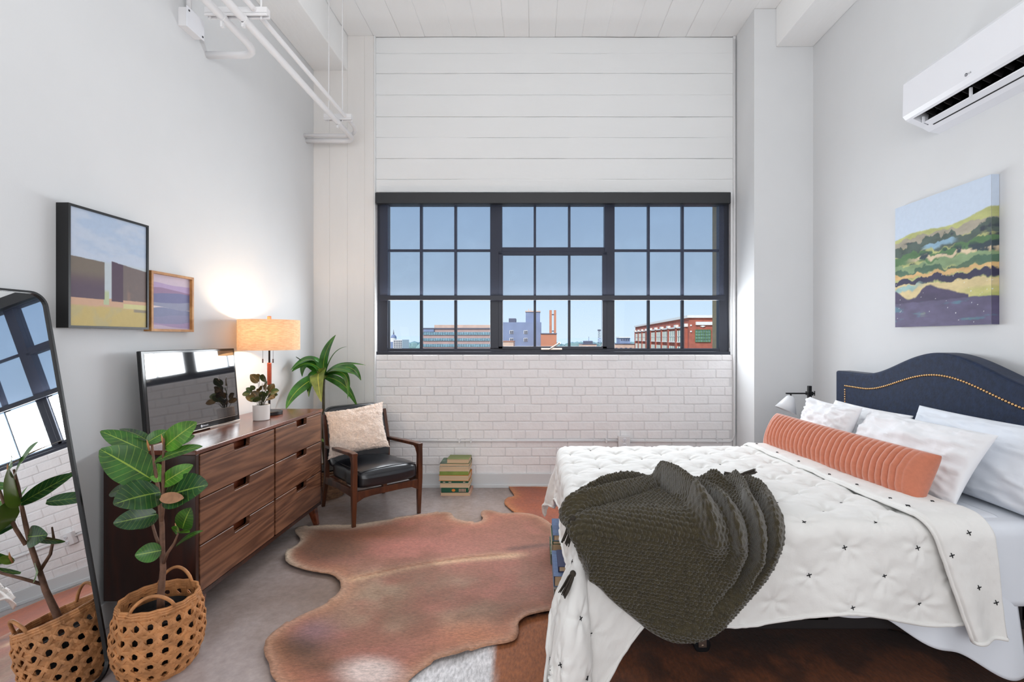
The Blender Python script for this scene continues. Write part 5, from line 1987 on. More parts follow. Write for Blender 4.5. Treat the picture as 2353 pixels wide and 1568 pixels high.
def book(label, group, c, ax_, size, cover, pages=True, spine_side=-1, parent=None, thick=0.003):
    """size = (along ax_, across, height); spine_side: which long side carries the spine; page block shows on the other"""
    c = Vector(c)
    ax_ = Vector(ax_).normalized()
    ay_ = Vector((-ax_.y, ax_.x, 0))
    L_, W_, T_ = size
    t = thing('book', label, 'book', c, group)
    z0 = c.z
    cvr = MB()
    cvr.obox(c + Vector((0, 0, thick / 2)), ax_, ay_, (0, 0, 1), L_, W_, thick)
    cvr.obox(c + Vector((0, 0, T_ - thick / 2)), ax_, ay_, (0, 0, 1), L_, W_, thick)
    cvr.obox(c + ay_ * spine_side * (W_ / 2 - thick / 2) + Vector((0, 0, T_ / 2)), ax_, ay_, (0, 0, 1), L_, thick, T_ - 0.0005)
    cvr.build('cover', cover, t, bevel=0.0008, seg=1)
    MB().obox(c + Vector((0, 0, T_ / 2)) + ay_ * spine_side * -0.002, ax_, ay_, (0, 0, 1), L_ - 0.008, W_ - 0.008, T_ - 2 * thick).build('pages', M['page'], t)
    return t


BX = lambda a: xx(980 + a / 10.45, 4.1)
bz = lambda b_: H - ((1020 + b_ / 10.45) - 778) * 4.07 / F
yb_ = 4.20
specs = [('thin pinkish paperback at the bottom of the floor stack', 330, 1048, 1283, 1205, M['cover_pink'], 1, 0.0),
         ('dark green book with an orange emblem low in the floor stack', 350, 1000, 1205, 1088, M['cover_dark_green'], -1, 0.02),
         ('cream paperback under the thin green spine in the floor stack', 318, 1022, 1088, 978, M['cover_cream'], 1, -0.01),
         ('thin dark green book halfway up the floor stack', 330, 1000, 978, 928, M['cover_dark_green'], -1, 0.01),
         ('thick cream paperback below the lime book in the floor stack', 298, 1015, 928, 790, M['cover_orange'], 1, -0.02),
         ('lime green book in the middle of the floor stack', 310, 1000, 790, 698, M['cover_lime'], -1, 0.01),
         ('thick pale paperback above the lime book in the floor stack', 302, 1018, 698, 580, M['cover_cream'], 1, 0.0),
         ('book with grey and green patterned cover second from top of the floor stack', 312, 1025, 580, 508, M['cover_pattern'], 1, 0.01),
         ('small green-covered book on top of the floor stack', 492, 1022, 466, 356, M['cover_green'], 1, -0.03)]
zcur = 0.0
for i, (lab, a, b_, y1, y0, m_, ss, rot) in enumerate(specs):
    x0, x1 = BX(a), BX(b_)
    T_ = (y1 - y0) / 10.45 * 4.07 / F
    W_ = 0.20 if i < 8 else 0.15
    ax_ = Vector((math.cos(rot), math.sin(rot), 0))
    t = book(lab, 'books stacked on the floor by the wall', ((x0 + x1) / 2, yb_ - 0.03 * (i == 8), zcur), ax_, (x1 - x0, W_, T_), m_, spine_side=ss if ss < 0 else 1)
    if i == 1:
        ya = yb_ - W_ / 2 - 0.0015
        e = MB()
        cx_ = x0 + (x1 - x0) * 0.46
        e.loft([[(cx_ + 0.016 * math.cos(q_), ya - d, zcur + T_ / 2 + 0.012 * math.sin(q_)) for q_ in [k * PI / 8 for k in range(16)]] for d in (0, 0.001)])
        e.build('emblem', M['cover_orange'], t)
        e = MB()
        for k in range(5):
            e.box(x0 + (x1 - x0) * (0.66 + k * 0.055), x0 + (x1 - x0) * (0.69 + k * 0.055), ya - 0.001, ya + 0.001, zcur + 0.008, zcur + T_ - 0.008)
        e.build('spine_print', M['cover_pink'], t)
    if i == 3:
        ya = yb_ - W_ / 2 - 0.0018
        e = MB()
        for (f0, f1) in ((0.10, 0.18), (0.30, 0.40), (0.82, 0.90)):
            e.box(x0 + (x1 - x0) * f0, x0 + (x1 - x0) * f1, ya - 0.001, ya + 0.001, zcur + 0.006, zcur + T_ - 0.006)
        e.build('spine_print', M['cover_cream'], t)
    zcur += T_ + 0.0005

# ------------------------------------------------------------------ bed
BX0, BX1, BY0, BY1 = 0.20, 2.16, 1.86, 3.05   # flat top of the comforter
ZTOP = 0.655
bed = thing('bed', 'low bed on casters with a navy nailhead headboard against the right wall', 'bed', (1.2, 2.5, 0))
# headboard
HX = 2.17
HC, HHW = 2.578, 0.882


def hz(y):
    d = abs(y - HC)
    return 1.118 + (0.155 * (0.5 + 0.5 * math.cos(PI * d / 0.60)) if d < 0.60 else 0)


ys = [HC + HHW - 2 * HHW * i / 80 for i in range(81)]
poly = [(y, hz(y)) for y in ys] + [(HC - HHW, 0.12), (HC + HHW, 0.12)]
hbm = MB()
hbm.prism(poly, lambda y, z_: (HX, y, z_), lambda y, z_: (XR - 0.03, y, z_))
hb = hbm.build('headboard', M['velvet'], bed, bevel=0.014, seg=3)
nl = MB()
path = []
zz = 0.66
yl = HC + 0.775
while zz < 1.0:
    path.append((yl, zz))
    zz += 0.0165
y = yl
while y > HC - 0.775:
    path.append((y, hz(y) - 0.10 - 0.022 * (0.5 + 0.5 * math.cos(PI * min(1, abs(y - HC) / 0.6)))))
    sl_ = (hz(y - 0.001) - hz(y)) / -0.001
    y -= 0.0165 / math.sqrt(1 + sl_ * sl_)
for (y, z_) in path:
    b0 = MB().ball((0, 0, 0), 0.0068, 8, 6)
    nl.add([(HX - 0.001 + a * 0.7, y + b_, z_ + c_) for a, b_, c_ in b0.v], b0.f)
o = nl.build('nailhead_trim', M['brass'], hb, smooth=True, fixn=False)
o['kind'] = 'stuff'
# mattress
mt = MB().box(BX0 - 0.0, HX - 0.005, BY0 - 0.008, BY1 + 0.008, 0.345, 0.612)
mt.build('mattress', M['sheet'], bed, bevel=0.05, seg=4)
# base: dark side rails, pallet boards at the foot
MB().box(BX0 + 0.05, HX - 0.01, BY0 + 0.03, BY0 + 0.06, 0.20, 0.345).build('side_rail', M['bed_base'], bed, bevel=0.004)
MB().box(BX0 + 0.05, HX - 0.01, BY1 - 0.06, BY1 - 0.03, 0.20, 0.345).build('side_rail', M['bed_base'], bed, bevel=0.004)
for k in range(7):
    y = BY0 + 0.02 + k * 0.165
    MB().box(BX0 - 0.0, HX - 0.05, y, y + 0.12, 0.322, 0.343).build('slat', M['pallet'], bed, bevel=0.003)
for k in range(3):
    x_ = BX0 + 0.02 + k * 0.85
    MB().box(x_, x_ + 0.09, BY0 + 0.03, BY1 - 0.03, 0.235, 0.322).build('bearer', M['pallet'], bed, bevel=0.003)


def caster(x_, y_, lab=None):
    r = 0.036
    w = MB()
    rings = []
    for dy in (-0.011, -0.009, 0.009, 0.011):
        rr_ = r - (0.004 if abs(dy) > 0.01 else 0)
        rings.append([(x_ + rr_ * math.cos(t), y_ + dy, r + rr_ * math.sin(t)) for t in [i * 2 * PI / 24 for i in range(24)]])
    w.loft(rings)
    wh = w.build('caster', M['rubber'], bed, smooth=False)
    f = MB()
    f.box(x_ - 0.018, x_ + 0.016, y_ - 0.017, y_ - 0.013, 0.03, 0.078)
    f.box(x_ - 0.018, x_ + 0.016, y_ + 0.013, y_ + 0.017, 0.03, 0.078)
    f.box(x_ - 0.018, x_ + 0.016, y_ - 0.017, y_ + 0.017, 0.075, 0.08)
    f.tube([(x_ + 0.0, y_ - 0.02, r), (x_ + 0.0, y_ + 0.02, r)], 0.005, 10)
    f.tube([(x_, y_, 0.078), (x_, y_, 0.24)], 0.009, 10)
    f.build('caster_fork', M['steel'], wh)


cY = 2.06
cX = (1612 - 1230) / F * cY
caster(cX, cY)
caster(cX, BY1 - 0.15)
caster(1.95, cY)
caster(1.95, BY1 - 0.15)

# cloth mapping over the bed
RB = 0.06


def drape(p, q, off=0.0, flare=0.06, x0=BX0, yn=BY0, yf=BY1, r=RB, cone=0.30):
    """cloth point (p, q) laid over the bed top, hanging at the foot, near and far sides. returns (n,3)"""
    p = np.asarray(p, float)
    q = np.asarray(q, float)
    r = r + off
    dx = np.maximum(0, x0 - p)
    dn = np.maximum(0, yn - q)
    df = np.maximum(0, q - yf)
    dy = dn + df
    e = np.hypot(dx, dy) + 1e-9
    ox = -dx / e
    oy = (df - dn) / e
    cx_ = np.maximum(p, x0)
    cy_ = np.clip(q, yn, yf)
    ph = np.minimum(e / r, PI / 2)
    hang = np.maximum(0, e - r * PI / 2)
    corner = 2 * np.minimum(dx, dy) / (np.maximum(dx, dy) + 1e-6)
    corner = np.clip(corner, 0, 1) * sstep(0.0, 0.15, np.minimum(dx, dy))
    s = np.where(dx > dy, flare * 0.3, flare) + cone * corner
    out = r * np.sin(ph) + hang * s
    dn_ = r * (1 - np.cos(ph)) + hang * np.sqrt(1 - s * s)
    X = cx_ + ox * out
    Y = cy_ + oy * out
    Z = ZTOP + off - dn_
    return np.stack([X, Y, Z], -1)


def normals_of(A):
    du = np.gradient(A, axis=0)
    dv = np.gradient(A, axis=1)
    n_ = np.cross(du, dv)
    n_ /= np.linalg.norm(n_, axis=-1, keepdims=True) + 1e-12
    return n_


LXs, LYs = 0.275, 0.104


def quilt_relief(p, q, seed=0):
    """puckers drawn in at every tied cross, soft puffs between"""
    best = np.full(p.shape, 9.0)
    ang = np.zeros(p.shape)
    for par in (0, 1):
        ci = np.round((p - 0.07 - par * LXs / 2) / LXs)
        cj = np.round((q - 1.733 - par * LYs) / (2 * LYs))
        dx = p - (ci * LXs + 0.07 + par * LXs / 2)
        dy = q - (cj * 2 * LYs + 1.733 + par * LYs)
        d = np.hypot(dx, dy)
        m_ = d < best
        best = np.where(m_, d, best)
        ang = np.where(m_, np.arctan2(dy, dx) + ci * 1.3 + cj * 2.1, ang)
    n1 = fbm(p * 9, q * 9, 50 + seed) - 0.5
    n2 = fbm(p * 22, q * 22, 70 + seed) - 0.5
    side = sstep(0.0, 0.12, BY0 - q)
    h = -(0.011 - 0.004 * side) * np.exp(-(best / 0.018) ** 2) + (0.009 - 0.005 * side) * sstep(0, 0.09, best)
    h += 0.0030 * np.sin(ang * 6 + n1 * 6) * np.exp(-((best - 0.035) / 0.035) ** 2)
    h += (0.012 + 0.008 * side) * n1 + 0.007 * n2
    return h


# comforter
def hem_near(p):
    return 0.385 + 0.03 * np.sin(p * 9 + 0.5) + 0.30 * sstep(0.50, 0.16, p)


np_, nq_ = 250, 300
pl = np.linspace(0, 1, np_)[:, None] * np.ones((1, nq_))
ql = np.linspace(0, 1, nq_)[None, :] * np.ones((np_, 1))
LF0 = 0.36
pmin = BX0 - (0.31 + 0.20 * (1 - sstep(0.05, 0.30, ql)) + 0.10 * sstep(0.78, 0.86, ql) + 0.012 * np.sin(ql * 25))
pmax = 1.665
Pp = pmin + (pmax - pmin) * pl
qn = BY0 - hem_near(Pp)
Qq = qn + (BY1 + 0.34 - qn) * ql
A = drape(Pp, Qq)
nrm = normals_of(A)
if nrm[np_ // 2, nq_ // 2, 2] < 0:
    nrm = -nrm
rel = quilt_relief(Pp, Qq)
hang_n = np.maximum(0, BY0 - Qq - 0.1)
hang_f = np.maximum(0, BX0 - Pp - 0.1)
rel += 0.030 * np.sin(Pp * 11 + 1.0) * sstep(0, 0.35, hang_n) * (1 - sstep(1.3, 1.5, Pp))
rel -= 0.012 * sstep(1.40, 1.5, Pp)
rel += 0.014 * np.sin(Qq * 9) * sstep(0, 0.35, hang_f)
A = A + nrm * rel[..., None]
A[..., 2] = np.maximum(A[..., 2], 0.03)
cm = thing('comforter', 'white quilted comforter tied with small black crosses spread over the bed', 'comforter', (0.9, 2.4, ZTOP))
top_o = MB().grid(A).build('quilt_cover', M['quilt'], cm, smooth=True, fixn=False)
md = top_o.modifiers.new('thick', 'SOLIDIFY')
md.thickness = 0.014
md.offset = 1
# hem binding
hem = MB()
hem.tube([Vector(A[i, 0]) for i in range(0, np_, 2)], 0.007, 8)
hem.tube([Vector(A[0, j]) for j in range(0, nq_, 3)], 0.007, 8)
hem.build('hem', M['quilt'], cm, smooth=True)


def flapmap(a, b_, off=0.030):
    """folded-back top band: a across 0..1 (from foot side), b_ along 0..1 (near hem to far side)"""
    q = (BY0 - 0.50) + (BY1 + 0.30 - (BY0 - 0.50)) * b_
    e = np.maximum(0, BY0 - q)
    lft = 1.455 - 0.10 * np.clip((q - BY0) / 1.2, 0, 1.2) + 0.30 * e
    rgt = 1.70 - 0.06 * np.clip((q - BY0) / 1.2, 0, 1.2) + 0.10 * e
    p = lft + (rgt - lft) * a
    W = drape(p, q, off, flare=0.03)
    return p, q, W


na, nb2 = 60, 300
aa, bb_ = np.meshgrid(np.linspace(0, 1, na), np.linspace(0, 1, nb2), indexing='ij')
p, q, A2 = flapmap(aa, bb_)
n2_ = normals_of(A2)
if n2_[na // 2, nb2 // 2, 2] < 0:
    n2_ = -n2_
roll = (1 - np.clip(aa / 0.06, 0, 1)) ** 2 * 0.014 + (1 - np.clip((1 - aa) / 0.05, 0, 1)) ** 2 * 0.02
rel2 = 0.008 * (fbm(p * 9, q * 9, 90) - 0.5) * 2 + 0.004 * (fbm(p * 25, q * 25, 95) - 0.5) - roll + 0.02 * np.sin(aa * 5 + 1) * sstep(0.1, 0.5, BY0 - q)
A2 = A2 + n2_ * rel2[..., None]
fl = MB().grid(A2).build('folded_band', M['quilt'], cm, smooth=True, fixn=False)
md = fl.modifiers.new('thick', 'SOLIDIFY')
md.thickness = 0.016
md.offset = 1
hem = MB()
hem.tube([Vector(A2[i, 0]) for i in range(0, na, 2)], 0.007, 8)
hem.tube([Vector(A2[0, j]) for j in range(0, nb2, 3)], 0.007, 8)
hem.tube([Vector(A2[-1, j]) for j in range(0, nb2, 3)], 0.007, 8)
hem.build('hem', M['quilt'], cm, smooth=True)


def nearest_surface(Pg, Qg, Ag, ng, pp, qq):
    d = (Pg - pp) ** 2 + (Qg - qq) ** 2
    i = np.unravel_index(np.argmin(d), d.shape)
    return Vector(Ag[i]), Vector(ng[i]), math.sqrt(float(d[i])), i


def cross_stitch(pos, n_, tdir, parent, s=0.011):
    n_ = n_.normalized()
    t = (tdir - n_ * tdir.dot(n_)).normalized()
    b_ = n_.cross(t)
    mb = MB()
    a = 0.3
    for dv_ in (t * math.cos(a) + b_ * math.sin(a), b_ * math.cos(a) - t * math.sin(a)):
        mb.tube([pos - dv_ * s + n_ * 0.001, pos + n_ * 0.003, pos + dv_ * s + n_ * 0.001], 0.0017, 5)
    return mb.build('tie_stitch', M['thread'], parent, fixn=False)


for par in (0, 1):
    for ci in range(-2, 7):
        for cj in range(-3, 8):
            pp = ci * LXs + 0.07 + par * LXs / 2
            qq = cj * 2 * LYs + 1.733 + par * LYs
            if pp > 1.52 or qq > BY1 + 0.05:
                continue
            if 0.16 < pp < 0.94 and 1.5 < qq < 2.2:
                continue
            pos, n_, dd, _ = nearest_surface(Pp, Qq, A, nrm, pp, qq)
            if dd > 0.02:
                continue
            pos, n_, dd, _ = nearest_surface(Pp, Qq, A, nrm, pp, qq)
            cross_stitch(pos, n_, Vector((1, 0, 0)), top_o, 0.0095 if qq < BY0 else 0.007)
for (a_, b_) in ((0.10, 0.27), (0.5, 0.10), (0.55, 0.20), (0.12, 0.16), (0.85, 0.07), (0.15, 0.32), (0.7, 0.30), (0.12, 0.41), (0.6, 0.42), (0.12, 0.50), (0.6, 0.55), (0.12, 0.62), (0.6, 0.70), (0.12, 0.72), (0.12, 0.83)):
    i, j = int(a_ * (na - 1)), int(b_ * (nb2 - 1))
    cross_stitch(Vector(A2[i, j]), Vector(n2_[i, j]), Vector((1, 0, 0)), fl, 0.0095 if b_ < 0.3 else 0.007)

# loose sheet hanging under the comforter near the headboard
ns1, ns2 = 80, 70
sa, sb = np.meshgrid(np.linspace(0, 1, ns1), np.linspace(0, 1, ns2), indexing='ij')
sp_p = 1.10 + 0.75 * sa
drop = 0.38 + 0.22 * sstep(0.1, 1.0, sa) + 0.012 * np.sin(sa * 16)
sp_q = BY0 + 0.25 - (0.25 + drop) * sb
S = drape(sp_p, sp_q, 0.0, flare=0.16)
S[..., 2] -= 0.016
S[..., 1] += 0.075 + 0.012 * np.sin(sp_p * 24) * sstep(0.3, 1, sb)
o = MB().grid(S).build('top_sheet', M['sheet'], None, smooth=True, fixn=False)
tag(o, 'thin bluish white sheet hanging below the comforter near the headboard', 'sheet')
md = o.modifiers.new('thick', 'SOLIDIFY')
md.thickness = 0.002
md.offset = 1
# fitted sheet over the head end
sa, sb = np.meshgrid(np.linspace(1.55, HX - 0.02, 50), np.linspace(0, 1, 90), indexing='ij')
q_ = (BY0 - 0.33) + (BY1 + 0.3 - (BY0 - 0.33)) * sb
S = drape(sa, q_, -0.022, flare=0.0)
S[..., 1] += 0.012 * (q_ < BY0)
S[..., 2] += 0.003 * (fbm(sa * 6, q_ * 6, 7) - 0.5)
o = MB().grid(S).build('fitted_sheet', M['sheet'], None, smooth=True, fixn=False)
tag(o, 'smooth white fitted sheet on the mattress under the pillows', 'sheet')
md = o.modifiers.new('thick', 'SOLIDIFY')
md.thickness = 0.002

# ------------------------------------------------------------------ knitted throw
out_pq = [(0.10, 1.90), (0.17, 2.04), (0.30, 2.16), (0.44, 2.25), (0.56, 2.25), (0.66, 2.22), (0.80, 2.26), (0.94, 2.28), (1.01, 2.17), (1.01, 2.03), (0.965, 1.90), (0.935, 1.80), (0.90, 1.685), (0.84, 1.59), (0.74, 1.505),
          (0.645, 1.43), (0.515, 1.395), (0.438, 1.415), (0.385, 1.45), (0.28, 1.535), (0.225, 1.60), (0.14, 1.64), (0.115, 1.69), (0.13, 1.80)]
op = np.array(smooth_poly(out_pq, 3))
gs = 0.0029
gx = np.arange(0.06, 1.06, gs)
gy = np.arange(1.36, 2.32, gs)
PX_, QY_ = np.meshgrid(gx, gy, indexing='ij')
ins = np.zeros(PX_.shape, bool)
bx_, by_ = np.roll(op[:, 0], -1), np.roll(op[:, 1], -1)
dist = np.full(PX_.shape, 9.0)
for i in range(len(op)):
    c = ((op[i, 1] > QY_) != (by_[i] > QY_))
    xi = (bx_[i] - op[i, 0]) * (QY_ - op[i, 1]) / (by_[i] - op[i, 1] + 1e-12) + op[i, 0]
    ins ^= c & (PX_ < xi)
    # distance to segment
    ex, ey = bx_[i] - op[i, 0], by_[i] - op[i, 1]
    t = np.clip(((PX_ - op[i, 0]) * ex + (QY_ - op[i, 1]) * ey) / (ex * ex + ey * ey + 1e-12), 0, 1)
    dist = np.minimum(dist, np.hypot(PX_ - op[i, 0] - t * ex, QY_ - op[i, 1] - t * ey))


def ridge(pts, amp, wid, a=PX_, b_=QY_):
    d = np.full(a.shape, 9.0)
    along = np.zeros(a.shape)
    n = len(pts) - 1
    for i in range(n):
        (x0, y0), (x1, y1) = pts[i], pts[i + 1]
        ex, ey = x1 - x0, y1 - y0
        t = np.clip(((a - x0) * ex + (b_ - y0) * ey) / (ex * ex + ey * ey), 0, 1)
        dd = np.hypot(a - x0 - t * ex, b_ - y0 - t * ey)
        m_ = dd < d
        d = np.where(m_, dd, d)
        along = np.where(m_, (i + t) / n, along)
    return amp * np.exp(-(d / wid) ** 2) * (0.35 + 0.65 * np.sin(PI * np.clip(along * 0.9 + 0.08, 0, 1)))


edge = np.sqrt(np.clip(1 - (1 - np.clip(dist / 0.022, 0, 1)) ** 2, 0, 1))
hgt = 0.030 * edge
fall = sstep(0.0, 0.05, dist)
foA = ridge([(0.575, 2.24), (0.60, 2.12), (0.625, 1.97), (0.65, 1.82), (0.66, 1.76)], 0.112, 0.038)
foB = ridge([(0.12, 1.885), (0.26, 1.945), (0.40, 2.045), (0.57, 2.19)], 0.055, 0.032)
foB = np.maximum(foB, ridge([(0.19, 2.02), (0.34, 2.125), (0.50, 2.215)], 0.055, 0.026))
foR = ridge([(0.69, 2.13), (0.73, 1.93), (0.745, 1.80), (0.755, 1.73), (0.72, 1.65)], 0.062, 0.024)
foR = np.maximum(foR, ridge([(0.93, 2.24), (0.88, 2.02), (0.832, 1.84), (0.822, 1.70), (0.76, 1.585)], 0.062, 0.021))
foR = np.maximum(foR, ridge([(0.80, 2.22), (0.84, 2.10)], 0.05, 0.03))
foR = np.maximum(foR, ridge([(0.965, 2.16), (0.955, 1.99), (0.905, 1.80), (0.875, 1.70), (0.80, 1.59), (0.68, 1.49)], 0.055, 0.030))
foE = ridge([(0.125, 1.84), (0.145, 1.73), (0.19, 1.65)], 0.022, 0.028)
foE = np.maximum(foE, ridge([(0.22, 1.60), (0.34, 1.505), (0.46, 1.44), (0.60, 1.45)], 0.020, 0.028))
fo = np.maximum(np.maximum(foA, foB), np.maximum(foR, foE))
cr = ridge([(0.14, 1.83), (0.26, 1.878), (0.40, 1.982), (0.56, 2.11)], 0.022, 0.012)
cr = cr + ridge([(0.785, 2.00), (0.79, 1.82), (0.79, 1.71), (0.735, 1.61), (0.64, 1.53)], 0.026, 0.012)
cr = cr + ridge([(0.92, 2.10), (0.882, 1.92), (0.862, 1.78), (0.845, 1.69), (0.78, 1.58)], 0.022, 0.010)
cr = cr + ridge([(0.54, 2.2), (0.555, 2.06), (0.58, 1.95)], 0.022, 0.014)
cr = cr + ridge([(0.67, 2.16), (0.685, 2.02), (0.70, 1.90)], 0.022, 0.014)
fo = fo - cr
hgt = hgt + fo * fall + 0.012 * (fbm(PX_ * 7, QY_ * 7, 13) - 0.5) * fall
# knit stitches: rows of slanted knots, warped a little
wx = PX_ + 0.010 * (fbm(PX_ * 5, QY_ * 5, 77) - 0.5)
wy = QY_ + 0.010 * (fbm(PX_ * 5, QY_ * 5, 78) - 0.5) + 0.12 * PX_
sw, sh_ = 0.0165, 0.0125
wx = wx + 0.006 * (fbm(PX_ * 26, QY_ * 26, 79, 2) - 0.5)
wy = wy + 0.005 * (fbm(PX_ * 30, QY_ * 30, 80, 2) - 0.5)
rowi = np.floor(wy / sh_)
fy = wy / sh_ - rowi
sg = np.where(rowi % 2 == 0, 1.0, -1.0)
uu = wx / sw + 0.5 * (rowi % 2) + 0.42 * (fy - 0.5) * sg
coli = np.floor(uu)
fxx = uu - coli
rnd = hash2(coli, rowi, 5)
kn = (np.clip(np.sin(PI * fxx), 0, 1) ** 0.8) * (np.clip(np.sin(PI * fy), 0, 1) ** 0.7) * (0.65 + 0.5 * rnd)
kn = kn + 0.30 * np.abs(np.sin(PI * (fxx * 1.0 + fy * sg) * 2)) * kn
hgt = hgt + 0.0095 * kn * sstep(0, 0.01, dist)
W0 = drape(PX_, QY_, 0.006, flare=0.07)
# follow the ripple of the quilt's hanging side a little so the throw lies on it
nW = normals_of(W0)
if nW[150, 250, 2] < 0:
    nW = -nW
base_r = 0.030 * np.sin(PX_ * 11 + 1.0) * sstep(0, 0.35, np.maximum(0, BY0 - QY_ - 0.1))
W = W0 + nW * (hgt + base_r + 0.008)[..., None]
lean_ = foB * fall
W[..., 1] -= 0.45 * lean_
roll_ = foR * fall * (1 - sstep(1.86, 2.0, QY_))
W[..., 0] -= 0.35 * roll_
W[..., 0] -= 0.25 * foA * fall
mask = ins
idm = -np.ones(mask.shape, int)
tbm = MB()
nI, nJ = mask.shape
cellm = mask[:-1, :-1] & mask[1:, :-1] & mask[:-1, 1:] & mask[1:, 1:]
use = np.zeros(mask.shape, bool)
use[:-1, :-1] |= cellm
use[1:, :-1] |= cellm
use[:-1, 1:] |= cellm
use[1:, 1:] |= cellm
idm[use] = np.arange(use.sum())
tbm.v = [tuple(v) for v in W[use]]
ii, jj = np.nonzero(cellm)
tbm.f = list(zip(idm[ii, jj].tolist(), idm[ii + 1, jj].tolist(), idm[ii + 1, jj + 1].tolist(), idm[ii, jj + 1].tolist()))
th_ = thing('knitted_throw', 'chunky olive knitted throw with tassels heaped over the near foot corner of the bed', 'blanket', (0.55, 1.9, ZTOP))
tbm.build('knitted_body', M['knit'], th_, smooth=True, fixn=False)


def tassel(p0, p1, r, name='tassel', n=16):
    p0, p1 = Vector(p0), Vector(p1)
    rt_ = random.Random(int(p0.x * 1000))
    mb = MB()
    d = (p1 - p0)
    L_ = d.length
    mb.ball(p0 + d * 0.06, r * 0.75, 10, 6)
    for k in range(n):
        a = rt_.random() * 2 * PI
        rr_ = r * math.sqrt(rt_.random())
        s = d.cross(Vector((0.3, 0.5, 0.8))).normalized()
        b_ = d.cross(s).normalized()
        o_ = s * math.cos(a) * rr_ + b_ * math.sin(a) * rr_
        mb.tube([p0 + o_ * 0.3, p0 + d * 0.25 + o_ * 0.8, p0 + d * 0.65 + o_ * 1.05 + s * 0.002, p0 + d * (0.92 + 0.12 * rt_.random()) + o_ * 1.25], [0.003, 0.0032, 0.003, 0.002], 5)
    return mb.build(name, M['tassel'], th_, smooth=True, fixn=False)


tassel(P(1318, 1188, 1.80), P(1300, 1250, 1.80), 0.014)
tassel(P(1318, 1316, 1.74), P(1292, 1368, 1.72), 0.016)
tassel(P(1702, 1092, 2.26), P(1735, 1083, 2.33), 0.010)
tassel(P(1700, 1094, 2.26), P(1664, 1090, 2.30), 0.010)

# ------------------------------------------------------------------ pillows
def lean(name, label, ybot, ytop, xb, zb_, xt, zt, ylo, yhi, t, m, cat='pillow', group=None, **kw):
    b_ = Vector((xb, (ylo + yhi) / 2, zb_))
    tp_ = Vector((xt, (ylo + yhi) / 2, zt))
    v = tp_ - b_
    ru = Vector((0, 1, 0))
    rn = v.cross(ru).normalized()
    if rn.x > 0:
        rn = -rn
    o = build_welded(pillow_mesh((b_ + tp_) / 2, ru, v, rn, yhi - ylo, v.length, t, **kw), name, m, None)
    return tag(o, label, cat, group)


lean('bed_pillow', 'white pillow at the far side lying back against the navy headboard', 0, 0, 1.93, 0.645, 2.07, 0.925, 2.62, 3.30, 0.15, M['linen_white'], seed=1, n=60, wr=0.0075)
lean('bed_pillow', 'white pillow at the near side against the headboard, cut by the picture edge', 0, 0, 1.925, 0.640, 2.095, 0.985, 1.62, 2.61, 0.145, M['sheet'], seed=2, n=60, wr=0.0075)
lean('bed_pillow', 'white pillow before the far one, behind the bolster and beside the wall lamp', 0, 0, 1.735, 0.655, 1.86, 0.955, 2.72, 3.24, 0.15, M['linen_white'], seed=3, wr=0.0085, pinch=0.10, n=60)
lean('bed_pillow', 'white flanged pillow in front of the near one, behind the rust bolster', 0, 0, 1.74, 0.640, 1.925, 0.945, 1.99, 2.74, 0.145, M['linen_white'], seed=6, wr=0.0085, pinch=0.06, flange=1, n=60)

# bolster
a0, a1 = Vector((1.655, 2.00, 0.755)), Vector((1.525, 3.10, 0.762))
ru = (a1 - a0).normalized()
rv = Vector((0.42, 0, 0.90))
rv = (rv - ru * rv.dot(ru)).normalized()
rn = ru.cross(rv)
if rn.x > 0:
    rn = -rn
bo = build_welded(pillow_mesh((a0 + a1) / 2, ru, rv, rn, (a1 - a0).length, 0.225, 0.165, n=34, pinch=0.03, ex=0.40, wr=0.0015, seed=8, chan=0.0355), 'bolster', M['rust_velvet'], None)
tag(bo, 'long rust velvet bolster with ribbed channels lying before the white pillows', 'pillow')

# ------------------------------------------------------------------ lamp behind the pillows
wl_ = thing('reading_lamp', 'slim black reading lamp with white cone shade at the far side of the bed', 'lamp', (2.062, 3.60, 0))
qx = lambda px, py: P(px, py, 3.60)
MB().lathe([(0.11, 0), (0.11, 0.015), (0.01, 0.022)], (2.062, 3.60, 0), 28).build('base', M['black'], wl_)
MB().box(2.050, 2.074, 3.588, 3.612, 0.015, qx(0, 887).z).build('pole', M['black'], wl_, bevel=0.002)
z_ = qx(0, 904.5).z
MB().box(qx(1806, 0).x, 2.062, 3.594, 3.606, z_ - 0.005, z_ + 0.005).build('arm', M['black'], wl_)
kb = MB().box(2.043, 2.081, 3.58, 3.62, z_ - 0.014, z_ + 0.014)
kb.tube([(2.08, 3.60, z_), (2.10, 3.60, z_)], 0.006, 10)
kb.box(2.098, 2.103, 3.597, 3.603, z_ - 0.018, z_ + 0.018)
kb.build('clamp_knob', M['black'], wl_)
hx_ = qx(1817, 0).x
MB().tube([(hx_, 3.60, z_), (hx_, 3.60, z_ - 0.026)], 0.006, 8).build('socket', M['black'], wl_)
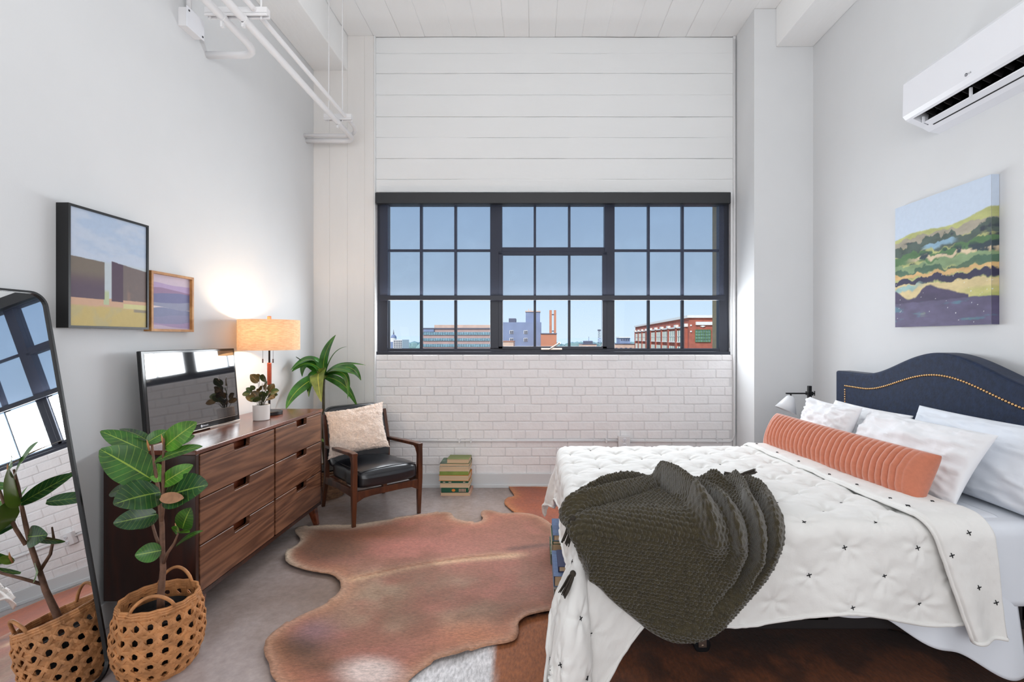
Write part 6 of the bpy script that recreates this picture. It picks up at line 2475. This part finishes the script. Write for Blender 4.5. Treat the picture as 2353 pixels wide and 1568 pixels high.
sh2 = MB().lathe([(0.018, 0.0), (0.030, -0.012), (0.078, -0.118), (0.076, -0.118), (0.028, -0.014), (0.016, -0.003)], (0, 0, 0), 32, cap=False)
tl2 = math.radians(24)
sh2.v = [(hx_ + 0.004 + a * math.cos(tl2) + c_ * math.sin(tl2) * 0.9, 3.60 + b_, z_ - 0.020 + c_ * math.cos(tl2) - a * math.sin(tl2)) for a, b_, c_ in sh2.v]
sh2.build('cone_shade', M['frosted'], wl_, smooth=True)

# ------------------------------------------------------------------ books under the foot of the bed
G = 'books kept under the foot of the bed'
uy = Vector((0, 1, 0))


def fbook(lab, y0, y1, x0, w, z0, t, cover, spine=1):
    # ax along Y; ay = (-1,0,0): spine_side +1 puts the spine towards -X
    return book(lab, G, (x0 + w / 2, (y0 + y1) / 2, z0), (0, 1, 0), (y1 - y0, w, t), cover, spine_side=spine)


fbook('large grey book at the bottom of the middle stack under the bed foot', 2.44, 2.72, 0.095, 0.20, 0.027, 0.045, M['cover_grey'])
fbook('thick blue cloth book on the middle stack under the bed foot', 2.46, 2.76, 0.095, 0.19, 0.0725, 0.055, M['cover_blue'])
fbook('white jacketed book nearest the hanging comforter under the bed foot', 2.14, 2.38, 0.115, 0.19, 0.105, 0.022, M['cover_white'])
fbook('navy book below the white jacketed one under the bed foot', 2.12, 2.40, 0.105, 0.20, 0.027, 0.035, M['cover_navy'])
fbook('tan paperback between the navy and white books under the bed foot', 2.14, 2.38, 0.12, 0.18, 0.0625, 0.042, M['cover_cream'])
fbook('patterned book low in the far stack under the bed foot', 2.80, 3.05, 0.090, 0.19, 0.028, 0.06, M['cover_pattern'])
fbook('cream book in the middle of the far stack under the bed foot', 2.82, 3.06, 0.098, 0.18, 0.0885, 0.05, M['cover_cream'])
fbook('slim dark green book in the far stack under the bed foot', 2.81, 3.05, 0.100, 0.18, 0.139, 0.02, M['cover_dark_green'])
fbook('blue cloth book on top of the far stack under the bed foot', 2.81, 3.07, 0.105, 0.19, 0.1595, 0.035, M['cover_blue'])
fbook('small navy book on top of the middle stack under the bed foot', 2.50, 2.70, 0.12, 0.16, 0.128, 0.03, M['cover_navy'])
